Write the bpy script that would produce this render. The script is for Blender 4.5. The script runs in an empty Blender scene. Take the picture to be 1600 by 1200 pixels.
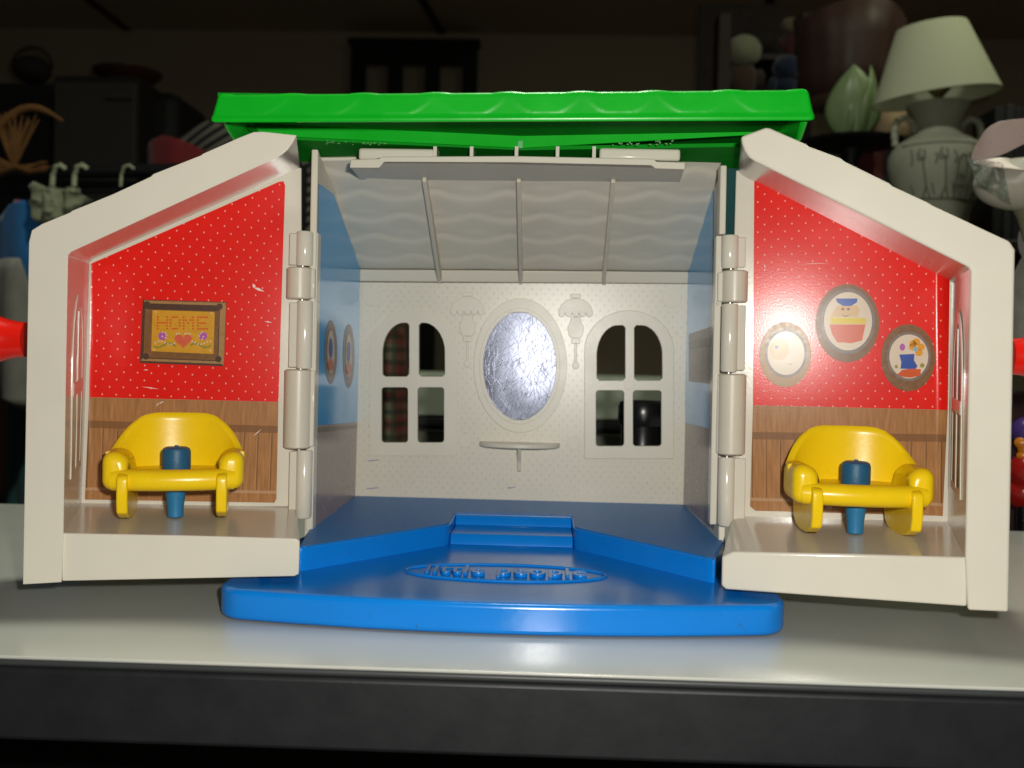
import bpy, bmesh, math, random
from math import sin, cos, pi, radians
from mathutils import Vector, Matrix
from mathutils.geometry import tessellate_polygon
random.seed(7)
S = bpy.context.scene
C = S.collection

# ------------------------------------------------------------------ camera
F = 1570.0
CAM = Vector((0.0115, -0.42, 0.094))
yaw, pitch, roll = math.atan(50/F), math.atan(40/F), 0.022
fw = Vector((-sin(yaw)*cos(pitch), cos(yaw)*cos(pitch), -sin(pitch)))
r0 = fw.cross(Vector((0, 0, 1))).normalized()
u0 = r0.cross(fw).normalized()
RT = (r0*cos(roll) + u0*sin(roll)).normalized()
UP = RT.cross(fw).normalized()
cd = bpy.data.cameras.new('camera')
cam = bpy.data.objects.new('camera', cd); C.objects.link(cam)
m = Matrix((RT, UP, -fw)).transposed().to_4x4(); m.translation = CAM
cam.matrix_world = m
cd.sensor_width = 36; cd.lens = F/1600*36
cd.clip_start = 0.01; cd.clip_end = 60
cd.dof.use_dof = True; cd.dof.focus_distance = 0.40; cd.dof.aperture_fstop = 15
S.camera = cam

# ------------------------------------------------------------------ light
w = bpy.data.worlds.new('World'); S.world = w; w.use_nodes = True
bg = w.node_tree.nodes['Background']
bg.inputs[0].default_value = (0.75, 0.85, 0.72, 1); bg.inputs[1].default_value = 0.014
S.view_settings.view_transform = 'Standard'; S.view_settings.look = 'None'
S.view_settings.exposure = 0; S.view_settings.gamma = 1

def lamp(name, kind, loc, energy, color, size=0.01, aim=None):
    l = bpy.data.lights.new(name, kind); l.energy = energy; l.color = color
    if kind == 'AREA':
        l.size = size
    else:
        l.shadow_soft_size = size
    o = bpy.data.objects.new(name, l); C.objects.link(o); o.location = loc
    if aim is not None:
        o.rotation_euler = (Vector(aim)-Vector(loc)).to_track_quat('-Z', 'Y').to_euler()
    return o
lamp('camera_flash', 'POINT', CAM + RT*0.022 + UP*0.021 - fw*0.004, 5.3, (1.0, 0.97, 0.90), 0.006)
lamp('overhead_lamp', 'AREA', (0.02, 0.03, 1.30), 8.5, (0.96, 1.0, 0.86), 0.12, (0.0, 0.0, 0.0))
lamp('lampshade_fill', 'AREA', (1.0, 1.0, 1.35), 3.0, (0.95, 1.0, 0.72), 0.4, (0.9, 1.15, 0.2))  # added lamp that brightens the urn lampshade; no fixture here

S.cycles.max_bounces = 6
S.cycles.use_denoising = True

# ------------------------------------------------------------------ helpers
def ray(px, py):
    return (fw*F + RT*(px-800) - UP*(py-600)).normalized()
def P(px, py, d):
    r = ray(px, py)
    return CAM + r*(d/r.y)
class Pl:
    def __init__(s, a, b, c):
        s.p = Vector(a); n = (Vector(b)-s.p).cross(Vector(c)-s.p).normalized()
        if n.dot(CAM-s.p) < 0: n = -n
        s.n = n
    def hit(s, px, py, off=0.0):
        r = ray(px, py); q = s.p + s.n*off
        return CAM + r*((q-CAM).dot(s.n)/r.dot(s.n))
def setp(o, label=None, cat=None, group=None, kind=None):
    if label: o['label'] = label
    if cat: o['category'] = cat
    if group: o['group'] = group
    if kind: o['kind'] = kind
    return o
def thing(name, label, cat, loc=(0, 0, 0), group=None, rz=0):
    o = bpy.data.objects.new(name, None); C.objects.link(o); o.location = loc
    o.rotation_euler = (0, 0, rz); o.empty_display_size = 0.02
    return setp(o, label, cat, group)
def mobj(name, verts, faces, mat, parent=None, bevel=0, seg=2, smooth=True, solid=0, sub=0, angle=35, loc=None):
    me = bpy.data.meshes.new(name)
    me.from_pydata([tuple(v) for v in verts], [], faces)
    me.update()
    bm = bmesh.new(); bm.from_mesh(me)
    bmesh.ops.remove_doubles(bm, verts=bm.verts, dist=1e-7)
    bmesh.ops.recalc_face_normals(bm, faces=bm.faces)
    bm.to_mesh(me); bm.free()
    o = bpy.data.objects.new(name, me); C.objects.link(o)
    me.materials.append(mat)
    if parent: o.parent = parent
    if loc is not None: o.location = loc
    if smooth:
        for p in me.polygons: p.use_smooth = True
        me.set_sharp_from_angle(angle=radians(angle))
    if solid:
        s = o.modifiers.new('solid', 'SOLIDIFY'); s.thickness = solid; s.offset = 0
    if bevel:
        b = o.modifiers.new('bevel', 'BEVEL'); b.width = bevel; b.segments = seg; b.limit_method = 'ANGLE'
        b.angle_limit = radians(30); b.harden_normals = False
        for p in me.polygons: p.use_smooth = True
    if sub:
        s = o.modifiers.new('sub', 'SUBSURF'); s.levels = sub; s.render_levels = sub
    return o
class MB:
    """collects shapes that belong to ONE part"""
    def __init__(s): s.v = []; s.f = []
    def add(s, v, f):
        n = len(s.v); s.v += [Vector(p) for p in v]; s.f += [tuple(i+n for i in q) for q in f]; return s
    def box(s, c, h, rot=None):
        c = Vector(c); pts = []
        for x, y, z in ((-1,-1,-1),(1,-1,-1),(1,1,-1),(-1,1,-1),(-1,-1,1),(1,-1,1),(1,1,1),(-1,1,1)):
            q = Vector((x*h[0], y*h[1], z*h[2]))
            if rot is not None: q = rot @ q
            pts.append(c+q)
        return s.add(pts, [(0,1,2,3),(4,5,6,7),(0,1,5,4),(1,2,6,5),(2,3,7,6),(3,0,4,7)])
    def prism(s, a, b):
        n = len(a)
        return s.add(list(a)+list(b), [tuple(range(n)), tuple(range(2*n-1, n-1, -1))] + [(i, (i+1) % n, n+(i+1) % n, n+i) for i in range(n)])
    def lathe(s, prof, c=(0,0,0), n=32, axis=Vector((0,0,1)), cap=True):
        axis = Vector(axis).normalized(); q = Vector((0,0,1)).rotation_difference(axis); c = Vector(c)
        v = []; f = []
        for r, z in prof:
            for k in range(n):
                a = 2*pi*k/n; v.append(c + q @ Vector((r*cos(a), r*sin(a), z)))
        for i in range(len(prof)-1):
            for k in range(n):
                f.append((i*n+k, i*n+(k+1) % n, (i+1)*n+(k+1) % n, (i+1)*n+k))
        if cap:
            if prof[0][0] > 1e-6: f.append(tuple(range(n)))
            if prof[-1][0] > 1e-6: f.append(tuple((len(prof)-1)*n+k for k in range(n)))
        return s.add(v, f)
    def tube(s, pts, r, n=10, closed=False, flat=1.0):
        pts = [Vector(p) for p in pts]; m_ = len(pts); v = []; f = []
        rr = r if isinstance(r, (list, tuple)) else [r]*m_
        for i, p in enumerate(pts):
            if closed: t = pts[(i+1) % m_]-pts[i-1]
            else: t = pts[min(i+1, m_-1)]-pts[max(i-1, 0)]
            t.normalize()
            ref = Vector((0,0,1)) if abs(t.z) < 0.9 else Vector((0,1,0))
            a = t.cross(ref).normalized(); b = a.cross(t).normalized()
            for k in range(n):
                an = 2*pi*k/n; v.append(p + a*(rr[i]*cos(an)) + b*(rr[i]*flat*sin(an)))
        for i in range(m_ if closed else m_-1):
            j = (i+1) % m_
            for k in range(n): f.append((i*n+k, i*n+(k+1) % n, j*n+(k+1) % n, j*n+k))
        if not closed: f += [tuple(range(n)), tuple((m_-1)*n+k for k in range(n))]
        return s.add(v, f)
    def ball(s, c, r, n=20, m_=12, sx=1, sy=1, sz=1):
        c = Vector(c); v = []; f = []
        for i in range(m_+1):
            t = pi*i/m_
            for k in range(n):
                a = 2*pi*k/n; v.append(c+Vector((r*sx*sin(t)*cos(a), r*sy*sin(t)*sin(a), r*sz*cos(t))))
        for i in range(m_):
            for k in range(n): f.append((i*n+k, i*n+(k+1) % n, (i+1)*n+(k+1) % n, (i+1)*n+k))
        return s.add(v, f)
    def build(s, name, mat, parent=None, **k): return mobj(name, s.v, s.f, mat, parent, **k)

def arc(cx, cy, rx, ry, a0, a1, n):
    return [(cx+rx*cos(radians(a0+(a1-a0)*i/n)), cy+ry*sin(radians(a0+(a1-a0)*i/n))) for i in range(n+1)]
def rrect(x0, y0, x1, y1, r, n=4):
    return arc(x1-r, y0+r, r, r, -90, 0, n)+arc(x1-r, y1-r, r, r, 0, 90, n)+arc(x0+r, y1-r, r, r, 90, 180, n)+arc(x0+r, y0+r, r, r, 180, 270, n)
def ell(cx, cy, rx, ry, n=36): return arc(cx, cy, rx, ry, 0, 360*(1-1/n), n-1)
def plate(name, outer, holes, mapf, mapb, mat, parent=None, bevel=0, **k):
    """flat plate with holes: 2-D loops mapped to a front and a back skin"""
    loops = [outer]+holes; flat = [p for l in loops for p in l]
    tri = tessellate_polygon([[Vector((x, y, 0)) for x, y in l] for l in loops])
    n = len(flat)
    v = [mapf(*p) for p in flat]+[mapb(*p) for p in flat]
    f = [tuple(t) for t in tri]+[tuple(n+i for i in reversed(t)) for t in tri]
    st = 0
    for l in loops:
        q = len(l)
        for i in range(q):
            a, b = st+i, st+(i+1) % q
            f.append((a, b, n+b, n+a))
        st += q
    return mobj(name, v, f, mat, parent, bevel=bevel, **k)
def dec(mb, plane, loop, off, base=0.0):
    """thin print / raised patch lying on a plane"""
    return mb.prism([plane.hit(x, y, off) for x, y in loop], [plane.hit(x, y, base) for x, y in loop])

# ------------------------------------------------------------------ materials
def nodes(name):
    mt = bpy.data.materials.new(name); mt.use_nodes = True
    nt = mt.node_tree; return mt, nt, nt.nodes['Principled BSDF'], nt.nodes.new, nt.links.new
def mat(name, col, rough=0.4, metal=0.0, spec=0.5, var=0.06, vscale=60, bump=0.0, bscale=400, coat=0.0, dirt=None, sheen=0, trans=0, ior=1.45, sss=0, alpha=1):
    mt, nt, b, N, L = nodes(name)
    b.inputs['Roughness'].default_value = rough; b.inputs['Metallic'].default_value = metal
    b.inputs['Specular IOR Level'].default_value = spec; b.inputs['Coat Weight'].default_value = coat
    b.inputs['Coat Roughness'].default_value = 0.12
    b.inputs['Transmission Weight'].default_value = trans; b.inputs['IOR'].default_value = ior
    b.inputs['Sheen Weight'].default_value = sheen; b.inputs['Alpha'].default_value = alpha
    tc = N('ShaderNodeTexCoord'); nz = N('ShaderNodeTexNoise')
    nz.inputs['Scale'].default_value = vscale; nz.inputs['Detail'].default_value = 5
    L(tc.outputs['Object'], nz.inputs['Vector'])
    mx = N('ShaderNodeMix'); mx.data_type = 'RGBA'
    c = Vector(col)
    mx.inputs['A'].default_value = (*(c*(1-var)), 1); mx.inputs['B'].default_value = (*(c*(1+var)), 1)
    L(nz.outputs['Fac'], mx.inputs['Factor'])
    out = mx.outputs['Result']
    if dirt:
        n2 = N('ShaderNodeTexNoise'); n2.inputs['Scale'].default_value = dirt[1]; n2.inputs['Detail'].default_value = 8; n2.inputs['Roughness'].default_value = 0.65
        L(tc.outputs['Object'], n2.inputs['Vector'])
        rp = N('ShaderNodeValToRGB'); rp.color_ramp.elements[0].position = dirt[2]; rp.color_ramp.elements[1].position = dirt[2]+dirt[3]
        L(n2.outputs['Fac'], rp.inputs['Fac'])
        m2 = N('ShaderNodeMix'); m2.data_type = 'RGBA'; m2.inputs['B'].default_value = (*dirt[0], 1)
        L(rp.outputs['Color'], m2.inputs['Factor']); L(out, m2.inputs['A']); out = m2.outputs['Result']
    L(out, b.inputs['Base Color'])
    mr = N('ShaderNodeMapRange'); mr.inputs['To Min'].default_value = rough*0.8; mr.inputs['To Max'].default_value = min(1, rough*1.25)
    L(nz.outputs['Fac'], mr.inputs['Value']); L(mr.outputs['Result'], b.inputs['Roughness'])
    if bump:
        n3 = N('ShaderNodeTexNoise'); n3.inputs['Scale'].default_value = bscale; n3.inputs['Detail'].default_value = 3
        L(tc.outputs['Object'], n3.inputs['Vector'])
        bp = N('ShaderNodeBump'); bp.inputs['Strength'].default_value = bump; bp.inputs['Distance'].default_value = 0.001
        L(n3.outputs['Fac'], bp.inputs['Height']); L(bp.outputs['Normal'], b.inputs['Normal'])
    return mt
def grid_cross(nt, N, L, src, axes, pitch, size, arm):
    """mask of small plus marks on a staggered grid; returns a 0..1 socket"""
    sp = N('ShaderNodeSeparateXYZ'); L(src, sp.inputs[0])
    def math_(op, a, b=None, c=None):
        n = N('ShaderNodeMath'); n.operation = op
        for i, x in enumerate((a, b, c)):
            if x is None: continue
            if isinstance(x, (int, float)): n.inputs[i].default_value = x
            else: L(x, n.inputs[i])
        return n.outputs[0]
    U, V = sp.outputs[axes[0]], sp.outputs[axes[1]]
    outs = []
    for sh in (0.0, 0.5):
        fu = math_('SUBTRACT', math_('FRACT', math_('ADD', math_('DIVIDE', U, pitch[0]), sh+100)), 0.5)
        fv = math_('SUBTRACT', math_('FRACT', math_('ADD', math_('DIVIDE', V, pitch[1]), sh+100)), 0.5)
        au = math_('MULTIPLY', math_('ABSOLUTE', fu), pitch[0]); av = math_('MULTIPLY', math_('ABSOLUTE', fv), pitch[1])
        d1 = math_('MULTIPLY', math_('LESS_THAN', au, size), math_('LESS_THAN', av, arm))
        d2 = math_('MULTIPLY', math_('LESS_THAN', av, size), math_('LESS_THAN', au, arm*0.8))
        outs.append(math_('MAXIMUM', d1, d2))
    return math_('MAXIMUM', outs[0], outs[1])

IVORY = (0.67, 0.63, 0.53)
M = {}
M['ivory'] = mat('ivory_plastic', IVORY, 0.17, var=0.05, vscale=45, bump=0.02, bscale=900, dirt=((0.36, 0.31, 0.22), 160, 0.70, 0.10))
M['ivory_in'] = mat('ivory_plastic_inside', (0.70, 0.65, 0.535), 0.32, var=0.05, vscale=50, bump=0.03, bscale=700, dirt=((0.14, 0.12, 0.09), 420, 0.735, 0.03))
M['ivory_rib'] = mat('ivory_plastic_ribs', (0.62, 0.57, 0.46), 0.35, var=0.06)
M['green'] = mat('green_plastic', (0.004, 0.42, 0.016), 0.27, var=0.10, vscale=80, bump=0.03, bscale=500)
M['green_shaded'] = mat('green_shaded_underside', (0.004, 0.24, 0.012), 0.7, spec=0.08, var=0.10)  # darker copy of the roof green; shade under the eave is in the colour
M['blue'] = mat('blue_plastic', (0.003, 0.20, 0.68), 0.19, var=0.08, vscale=70, bump=0.03, bscale=600, dirt=((0.02, 0.13, 0.36), 180, 0.64, 0.10))
M['blue_grain'] = mat('blue_grained_plastic', (0.003, 0.17, 0.52), 0.42, var=0.10, vscale=300, bump=0.35, bscale=1600)
M['yellow'] = mat('yellow_plastic', (0.90, 0.61, 0.006), 0.27, var=0.06, vscale=120, bump=0.03, bscale=700, dirt=((0.62, 0.36, 0.01), 260, 0.66, 0.10))
M['stem'] = mat('blue_peg_plastic', (0.02, 0.17, 0.36), 0.4, var=0.10, vscale=300, bump=0.15, bscale=1500)
M['peg'] = mat('slate_blue_plastic', (0.012, 0.10, 0.20), 0.45, var=0.10, vscale=300, bump=0.15, bscale=1500)
M['red_plastic'] = mat('red_plastic', (0.75, 0.012, 0.006), 0.22, var=0.05)
M['steel'] = mat('hinge_pin_steel', (0.45, 0.42, 0.38), 0.35, metal=1.0)
M['brown_frame'] = mat('printed_brown_frame', (0.20, 0.095, 0.035), 0.25, spec=0.20, var=0.30, vscale=500)
M['brown_dark'] = mat('printed_dark_brown', (0.085, 0.045, 0.03), 0.25, spec=0.20, var=0.25, vscale=600)
M['brown_light'] = mat('printed_light_brown', (0.36, 0.20, 0.075), 0.25, spec=0.20, var=0.20, vscale=500)
M['ochre'] = mat('printed_ochre', (0.60, 0.30, 0.025), 0.25, spec=0.20, var=0.15, vscale=600)
M['ink_orange'] = mat('printed_orange_red', (0.60, 0.09, 0.015), 0.25, spec=0.20, var=0.1)
M['ink_coral'] = mat('printed_coral', (0.62, 0.12, 0.06), 0.25, spec=0.20, var=0.15, vscale=700)
M['ink_purple'] = mat('printed_purple', (0.42, 0.10, 0.38), 0.25, spec=0.20)
M['ink_olive'] = mat('printed_olive', (0.28, 0.25, 0.04), 0.25, spec=0.20)
M['ink_cream'] = mat('printed_cream', (0.66, 0.55, 0.42), 0.25, spec=0.20, var=0.1)
M['ink_tan'] = mat('printed_tan', (0.62, 0.42, 0.22), 0.25, spec=0.20, var=0.1)
M['ink_blue'] = mat('printed_blue', (0.03, 0.08, 0.36), 0.25, spec=0.20, var=0.15)
M['ink_yellow'] = mat('printed_yellow', (0.66, 0.50, 0.03), 0.25, spec=0.20, var=0.1)
M['ink_amber'] = mat('printed_amber', (0.70, 0.30, 0.02), 0.25, spec=0.20, var=0.1)
M['ink_brown'] = mat('printed_thin_brown', (0.25, 0.11, 0.05), 0.25, spec=0.20)
M['scratch'] = mat('pale_scratch', (0.75, 0.66, 0.60), 0.5)
M['pen'] = mat('purple_pen', (0.22, 0.13, 0.38), 0.5)
M['print_grey'] = mat('printed_grey_brown', (0.20, 0.15, 0.13), 0.25, spec=0.20, var=0.3, vscale=500)

def wallpaper_mat(name):
    mt, nt, b, N, L = nodes(name)
    uv = N('ShaderNodeUVMap')
    mask = grid_cross(nt, N, L, uv.outputs[0], (0, 1), (0.0054, 0.0062), 0.00012, 0.00040)
    nz = N('ShaderNodeTexNoise'); nz.inputs['Scale'].default_value = 90; nz.inputs['Detail'].default_value = 4; L(uv.outputs[0], nz.inputs['Vector'])
    mx = N('ShaderNodeMix'); mx.data_type = 'RGBA'; mx.inputs['A'].default_value = (0.68, 0.012, 0.008, 1); mx.inputs['B'].default_value = (0.82, 0.020, 0.012, 1)
    L(nz.outputs['Fac'], mx.inputs['Factor'])
    m2 = N('ShaderNodeMix'); m2.data_type = 'RGBA'; m2.inputs['B'].default_value = (0.82, 0.42, 0.35, 1)
    L(mask, m2.inputs['Factor']); L(mx.outputs['Result'], m2.inputs['A']); L(m2.outputs['Result'], b.inputs['Base Color'])
    n2 = N('ShaderNodeTexNoise'); n2.inputs['Scale'].default_value = 1400; n2.inputs['Detail'].default_value = 3; L(uv.outputs[0], n2.inputs['Vector'])
    bp = N('ShaderNodeBump'); bp.inputs['Strength'].default_value = 0.05; bp.inputs['Distance'].default_value = 0.0004
    L(n2.outputs['Fac'], bp.inputs['Height']); L(bp.outputs['Normal'], b.inputs['Normal'])
    b.inputs['Roughness'].default_value = 0.20; b.inputs['Specular IOR Level'].default_value = 0.18
    return mt
def wainscot_mat(name):
    mt, nt, b, N, L = nodes(name)
    uv = N('ShaderNodeUVMap'); sp = N('ShaderNodeSeparateXYZ'); L(uv.outputs[0], sp.inputs[0])
    def mth(op, a, b_=None):
        n = N('ShaderNodeMath'); n.operation = op
        for i, x in enumerate((a, b_)):
            if x is None: continue
            if isinstance(x, (int, float)): n.inputs[i].default_value = x
            else: L(x, n.inputs[i])
        return n.outputs[0]
    fr = mth('FRACT', mth('DIVIDE', sp.outputs[0], 0.0056))
    line = mth('LESS_THAN', fr, 0.07); line2 = mth('MULTIPLY', mth('GREATER_THAN', fr, 0.07), mth('LESS_THAN', fr, 0.16))
    below = mth('LESS_THAN', sp.outputs[1], 0.0295)    # plank field below the top rail
    above = mth('GREATER_THAN', sp.outputs[1], 0.0052)
    fld = mth('MULTIPLY', below, above)
    rail = mth('MULTIPLY', mth('GREATER_THAN', sp.outputs[1], 0.0295), mth('LESS_THAN', sp.outputs[1], 0.0325))
    hl = mth('MULTIPLY', mth('GREATER_THAN', sp.outputs[1], 0.0040), mth('LESS_THAN', sp.outputs[1], 0.0052))
    mp = N('ShaderNodeMapping'); mp.inputs['Scale'].default_value = (900, 90, 1); L(uv.outputs[0], mp.inputs['Vector'])
    nz = N('ShaderNodeTexNoise'); nz.inputs['Scale'].default_value = 1; nz.inputs['Detail'].default_value = 5; L(mp.outputs[0], nz.inputs['Vector'])
    rp = N('ShaderNodeValToRGB'); e = rp.color_ramp.elements
    e[0].color = (0.29, 0.135, 0.052, 1); e[1].color = (0.46, 0.225, 0.088, 1); e[0].position = 0.25; e[1].position = 0.75
    L(nz.outputs['Fac'], rp.inputs['Fac'])
    out = rp.outputs['Color']
    for msk, col in ((mth('MULTIPLY', line, fld), (0.42, 0.25, 0.12, 1)), (mth('MULTIPLY', line2, fld), (0.17, 0.075, 0.03, 1)), (rail, (0.19, 0.09, 0.04, 1)), (hl, (0.48, 0.30, 0.18, 1))):
        m2 = N('ShaderNodeMix'); m2.data_type = 'RGBA'; m2.inputs['B'].default_value = col
        f = mth('MULTIPLY', msk, 0.75); L(f, m2.inputs['Factor']); L(out, m2.inputs['A']); out = m2.outputs['Result']
    L(out, b.inputs['Base Color'])
    n2 = N('ShaderNodeTexNoise'); n2.inputs['Scale'].default_value = 1400; L(uv.outputs[0], n2.inputs['Vector'])
    bp = N('ShaderNodeBump'); bp.inputs['Strength'].default_value = 0.05; bp.inputs['Distance'].default_value = 0.0004
    L(n2.outputs['Fac'], bp.inputs['Height']); L(bp.outputs['Normal'], b.inputs['Normal'])
    b.inputs['Roughness'].default_value = 0.23; b.inputs['Specular IOR Level'].default_value = 0.14
    return mt
M['wallpaper'] = wallpaper_mat('red_dotted_print'); M['wainscot'] = wainscot_mat('brown_plank_print')

def pebbled_wall():
    mt, nt, b, N, L = nodes('ivory_dotted_wall')
    tc = N('ShaderNodeTexCoord')
    mask = grid_cross(nt, N, L, tc.outputs['Object'], (0, 2), (0.0044, 0.0052), 0.00022, 0.00045)
    sp = N('ShaderNodeSeparateXYZ'); L(tc.outputs['Object'], sp.inputs[0])
    nz = N('ShaderNodeTexNoise'); nz.inputs['Scale'].default_value = 40; nz.inputs['Detail'].default_value = 5; L(tc.outputs['Object'], nz.inputs['Vector'])
    mx = N('ShaderNodeMix'); mx.data_type = 'RGBA'; mx.inputs['A'].default_value = (0.64, 0.595, 0.49, 1); mx.inputs['B'].default_value = (0.72, 0.67, 0.55, 1)
    L(nz.outputs['Fac'], mx.inputs['Factor'])
    n2 = N('ShaderNodeTexNoise'); n2.inputs['Scale'].default_value = 700; n2.inputs['Detail'].default_value = 4; L(tc.outputs['Object'], n2.inputs['Vector'])
    rp = N('ShaderNodeValToRGB'); rp.color_ramp.elements[0].position = 0.72; rp.color_ramp.elements[1].position = 0.75; L(n2.outputs['Fac'], rp.inputs['Fac'])
    m2 = N('ShaderNodeMix'); m2.data_type = 'RGBA'; m2.inputs['B'].default_value = (0.16, 0.13, 0.12, 1)
    L(rp.outputs['Color'], m2.inputs['Factor']); L(mx.outputs['Result'], m2.inputs['A']); L(m2.outputs['Result'], b.inputs['Base Color'])
    bp = N('ShaderNodeBump'); bp.inputs['Strength'].default_value = 0.9; bp.inputs['Distance'].default_value = 0.0004
    L(mask, bp.inputs['Height']); L(bp.outputs['Normal'], b.inputs['Normal'])
    b.inputs['Roughness'].default_value = 0.30
    return mt
M['dotted'] = pebbled_wall()

def striped_blue():
    mt, nt, b, N, L = nodes('blue_striped_print')
    tc = N('ShaderNodeTexCoord'); wv = N('ShaderNodeTexWave'); wv.bands_direction = 'Y'; wv.inputs['Scale'].default_value = 130
    L(tc.outputs['Object'], wv.inputs['Vector'])
    mx = N('ShaderNodeMix'); mx.data_type = 'RGBA'; mx.inputs['A'].default_value = (0.02, 0.34, 0.78, 1); mx.inputs['B'].default_value = (0.06, 0.46, 0.86, 1)
    L(wv.outputs['Fac'], mx.inputs['Factor']); L(mx.outputs['Result'], b.inputs['Base Color'])
    b.inputs['Roughness'].default_value = 0.16; b.inputs['Specular IOR Level'].default_value = 0.35
    return mt
M['blueprint'] = striped_blue()

def mirror_mat():
    mt, nt, b, N, L = nodes('scratched_mirror_foil')
    tc = N('ShaderNodeTexCoord'); acc = None
    for rot, sc_ in ((0.55, (70, 110, 2300)), (-0.35, (2100, 110, 90)), (1.15, (80, 110, 1900)), (0.1, (1700, 110, 85)), (-0.9, (75, 110, 2500))):
        mp = N('ShaderNodeMapping'); mp.inputs['Rotation'].default_value = (0, rot, 0); L(tc.outputs['Object'], mp.inputs['Vector'])
        m2 = N('ShaderNodeMapping'); m2.inputs['Scale'].default_value = sc_; L(mp.outputs[0], m2.inputs['Vector'])
        n1 = N('ShaderNodeTexNoise'); n1.inputs['Scale'].default_value = 1; n1.inputs['Detail'].default_value = 1; L(m2.outputs[0], n1.inputs['Vector'])
        rp = N('ShaderNodeValToRGB'); rp.color_ramp.elements[0].position = 0.64; rp.color_ramp.elements[1].position = 0.70; L(n1.outputs['Fac'], rp.inputs['Fac'])
        if acc is None: acc = rp.outputs['Color']
        else:
            ad = N('ShaderNodeMath'); ad.operation = 'ADD'; L(acc, ad.inputs[0]); L(rp.outputs['Color'], ad.inputs[1]); acc = ad.outputs[0]
    bp = N('ShaderNodeBump'); bp.inputs['Strength'].default_value = 0.16; bp.inputs['Distance'].default_value = 0.0003
    L(acc, bp.inputs['Height']); L(bp.outputs['Normal'], b.inputs['Normal'])
    b.inputs['Metallic'].default_value = 1.0; b.inputs['Base Color'].default_value = (0.15, 0.16, 0.205, 1)
    b.inputs['Roughness'].default_value = 0.31
    return mt
M['mirror'] = mirror_mat()
M['table'] = mat('grey_laminate', (0.47, 0.475, 0.43), 0.20, var=0.05, vscale=25, bump=0.03, bscale=1200, dirt=((0.27, 0.26, 0.22), 260, 0.66, 0.10))
M['apron'] = mat('dark_steel_edge', (0.010, 0.011, 0.0125), 0.5, var=0.1, vscale=90, bump=0.05, bscale=300, dirt=((0.028, 0.024, 0.02), 60, 0.70, 0.15))
M['apron_lip'] = mat('grey_edge_strip', (0.040, 0.044, 0.044), 0.45)

# ------------------------------------------------------------------ setting: room
M['wall'] = mat('beige_wall_paint', (0.62, 0.52, 0.38), 0.8, var=0.08, vscale=3)
M['ceil'] = mat('ceiling_panel_paint', (0.62, 0.51, 0.37), 0.8, var=0.08, vscale=3)
M['joint'] = mat('dark_joint', (0.06, 0.05, 0.04), 0.8)
M['floor'] = mat('brown_floor', (0.10, 0.07, 0.05), 0.6, var=0.3, vscale=5)
DW = 4.3
zc = P(800, 53, DW).z
setp(MB().box((0, CAM.y+DW+0.05, zc/2-0.4), (6, 0.05, zc/2+0.45)).build('wall', M['wall'], smooth=False), kind='structure')
setp(MB().box((0, 1.5, -0.78), (6, 5, 0.03)).build('floor', M['floor'], smooth=False), kind='structure')
ceil = setp(MB().box((0, 1.5, zc+0.03), (6, 5, 0.03)).build('ceiling', M['ceil'], smooth=False), kind='structure')
CP = Pl((0, 0, zc), (1, 0, zc), (0, 1, zc))
for a, b in (((120, -15), (218, 60)), ((652, -15), (690, 50)), ((1208, -15), (1186, 58))):
    p, q = CP.hit(*a), CP.hit(*b); q = q+(q-p)*0.02; p = p-(q-p)*1.0
    s = (q-p).cross(Vector((0, 0, 1))).normalized()*0.016
    MB().prism([p-s, p+s, q+s, q-s], [v+Vector((0, 0, -0.006)) for v in (p-s, p+s, q+s, q-s)]).build('ceiling_strip', M['joint'], ceil, smooth=False)

# ------------------------------------------------------------------ table
TF, TB = -0.122, 0.172
tab = thing('display_table', 'grey laminate table with a dark steel front edge under the toy house', 'table')
mobj('tabletop', *(lambda b: (b.v, b.f))(MB().box((0, (TF+TB)/2+.0005, -0.0005), (0.75, (TB-TF)/2-.0005, 0.0005))), M['table'], tab, bevel=0.0003)
MB().box((0, TF+0.0047, -0.0022), (0.7502, 0.0035, 0.0012)).build('edge_strip', M['apron_lip'], tab, bevel=0.001)
MB().box((0, TF+0.0056, -0.0150), (0.7504, 0.004, 0.0114)).build('apron', M['apron'], tab, bevel=0.0015)
MB().box((0, (TF+TB)/2, -.012), (.74, (TB-TF)/2-.012, .010)).build('core', M['apron'], tab)
MB().box((0, TB-.02, -.38), (.73, .006, .36)).build('shade_panel', M['apron'], tab)  # added dark panel; keeps the view below the tabletop black
for sx in (-0.72, 0.72):
    for y in (TF+0.03, TB-0.03):
        MB().box((sx, y, -0.38), (0.012, 0.012, 0.37)).build('leg', M['apron'], tab)

# ------------------------------------------------------------------ toy house
house = thing('toy_house', 'open ivory plastic toy house with green roof, blue base and two hinged red rooms', 'toy house', (0, 0, 0))

# --- blue base
ZB, ZP = 0.0112, 0.0205
def base_outline():
    xl, xr = P(340, 950, 0.352).x, P(1229, 975, 0.352).x
    yc, ye = -0.0832, -0.0752; xm = (xl+xr)/2; hw = (xr-xl)/2; r = 0.013
    pts = []
    n = 24
    for i in range(n+1):                                   # bowed front edge, then the round corners
        t = -1+2*i/n; x = xm+t*(hw-r)
        pts.append((x, yc+(ye-yc)*t*t))
    pts += [(xr-r+r*cos(radians(a)), ye+r+r*sin(radians(a))) for a in range(-72, 1, 12)]
    pts += [(xr, 0.0), (xr-0.012, 0.06), (xr-0.02, 0.112), (xl+0.02, 0.112), (xl+0.012, 0.06), (xl, 0.0)]
    pts += [(xl+r+r*cos(radians(a)), ye+r+r*sin(radians(a))) for a in range(180, 253, 12)]
    return pts
bo = base_outline()
base = MB().prism([Vector((x, y, 0.0004)) for x, y in bo], [Vector((x, y, ZB)) for x, y in bo]).build('base', M['blue'], house, bevel=0.0017, seg=4)
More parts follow.
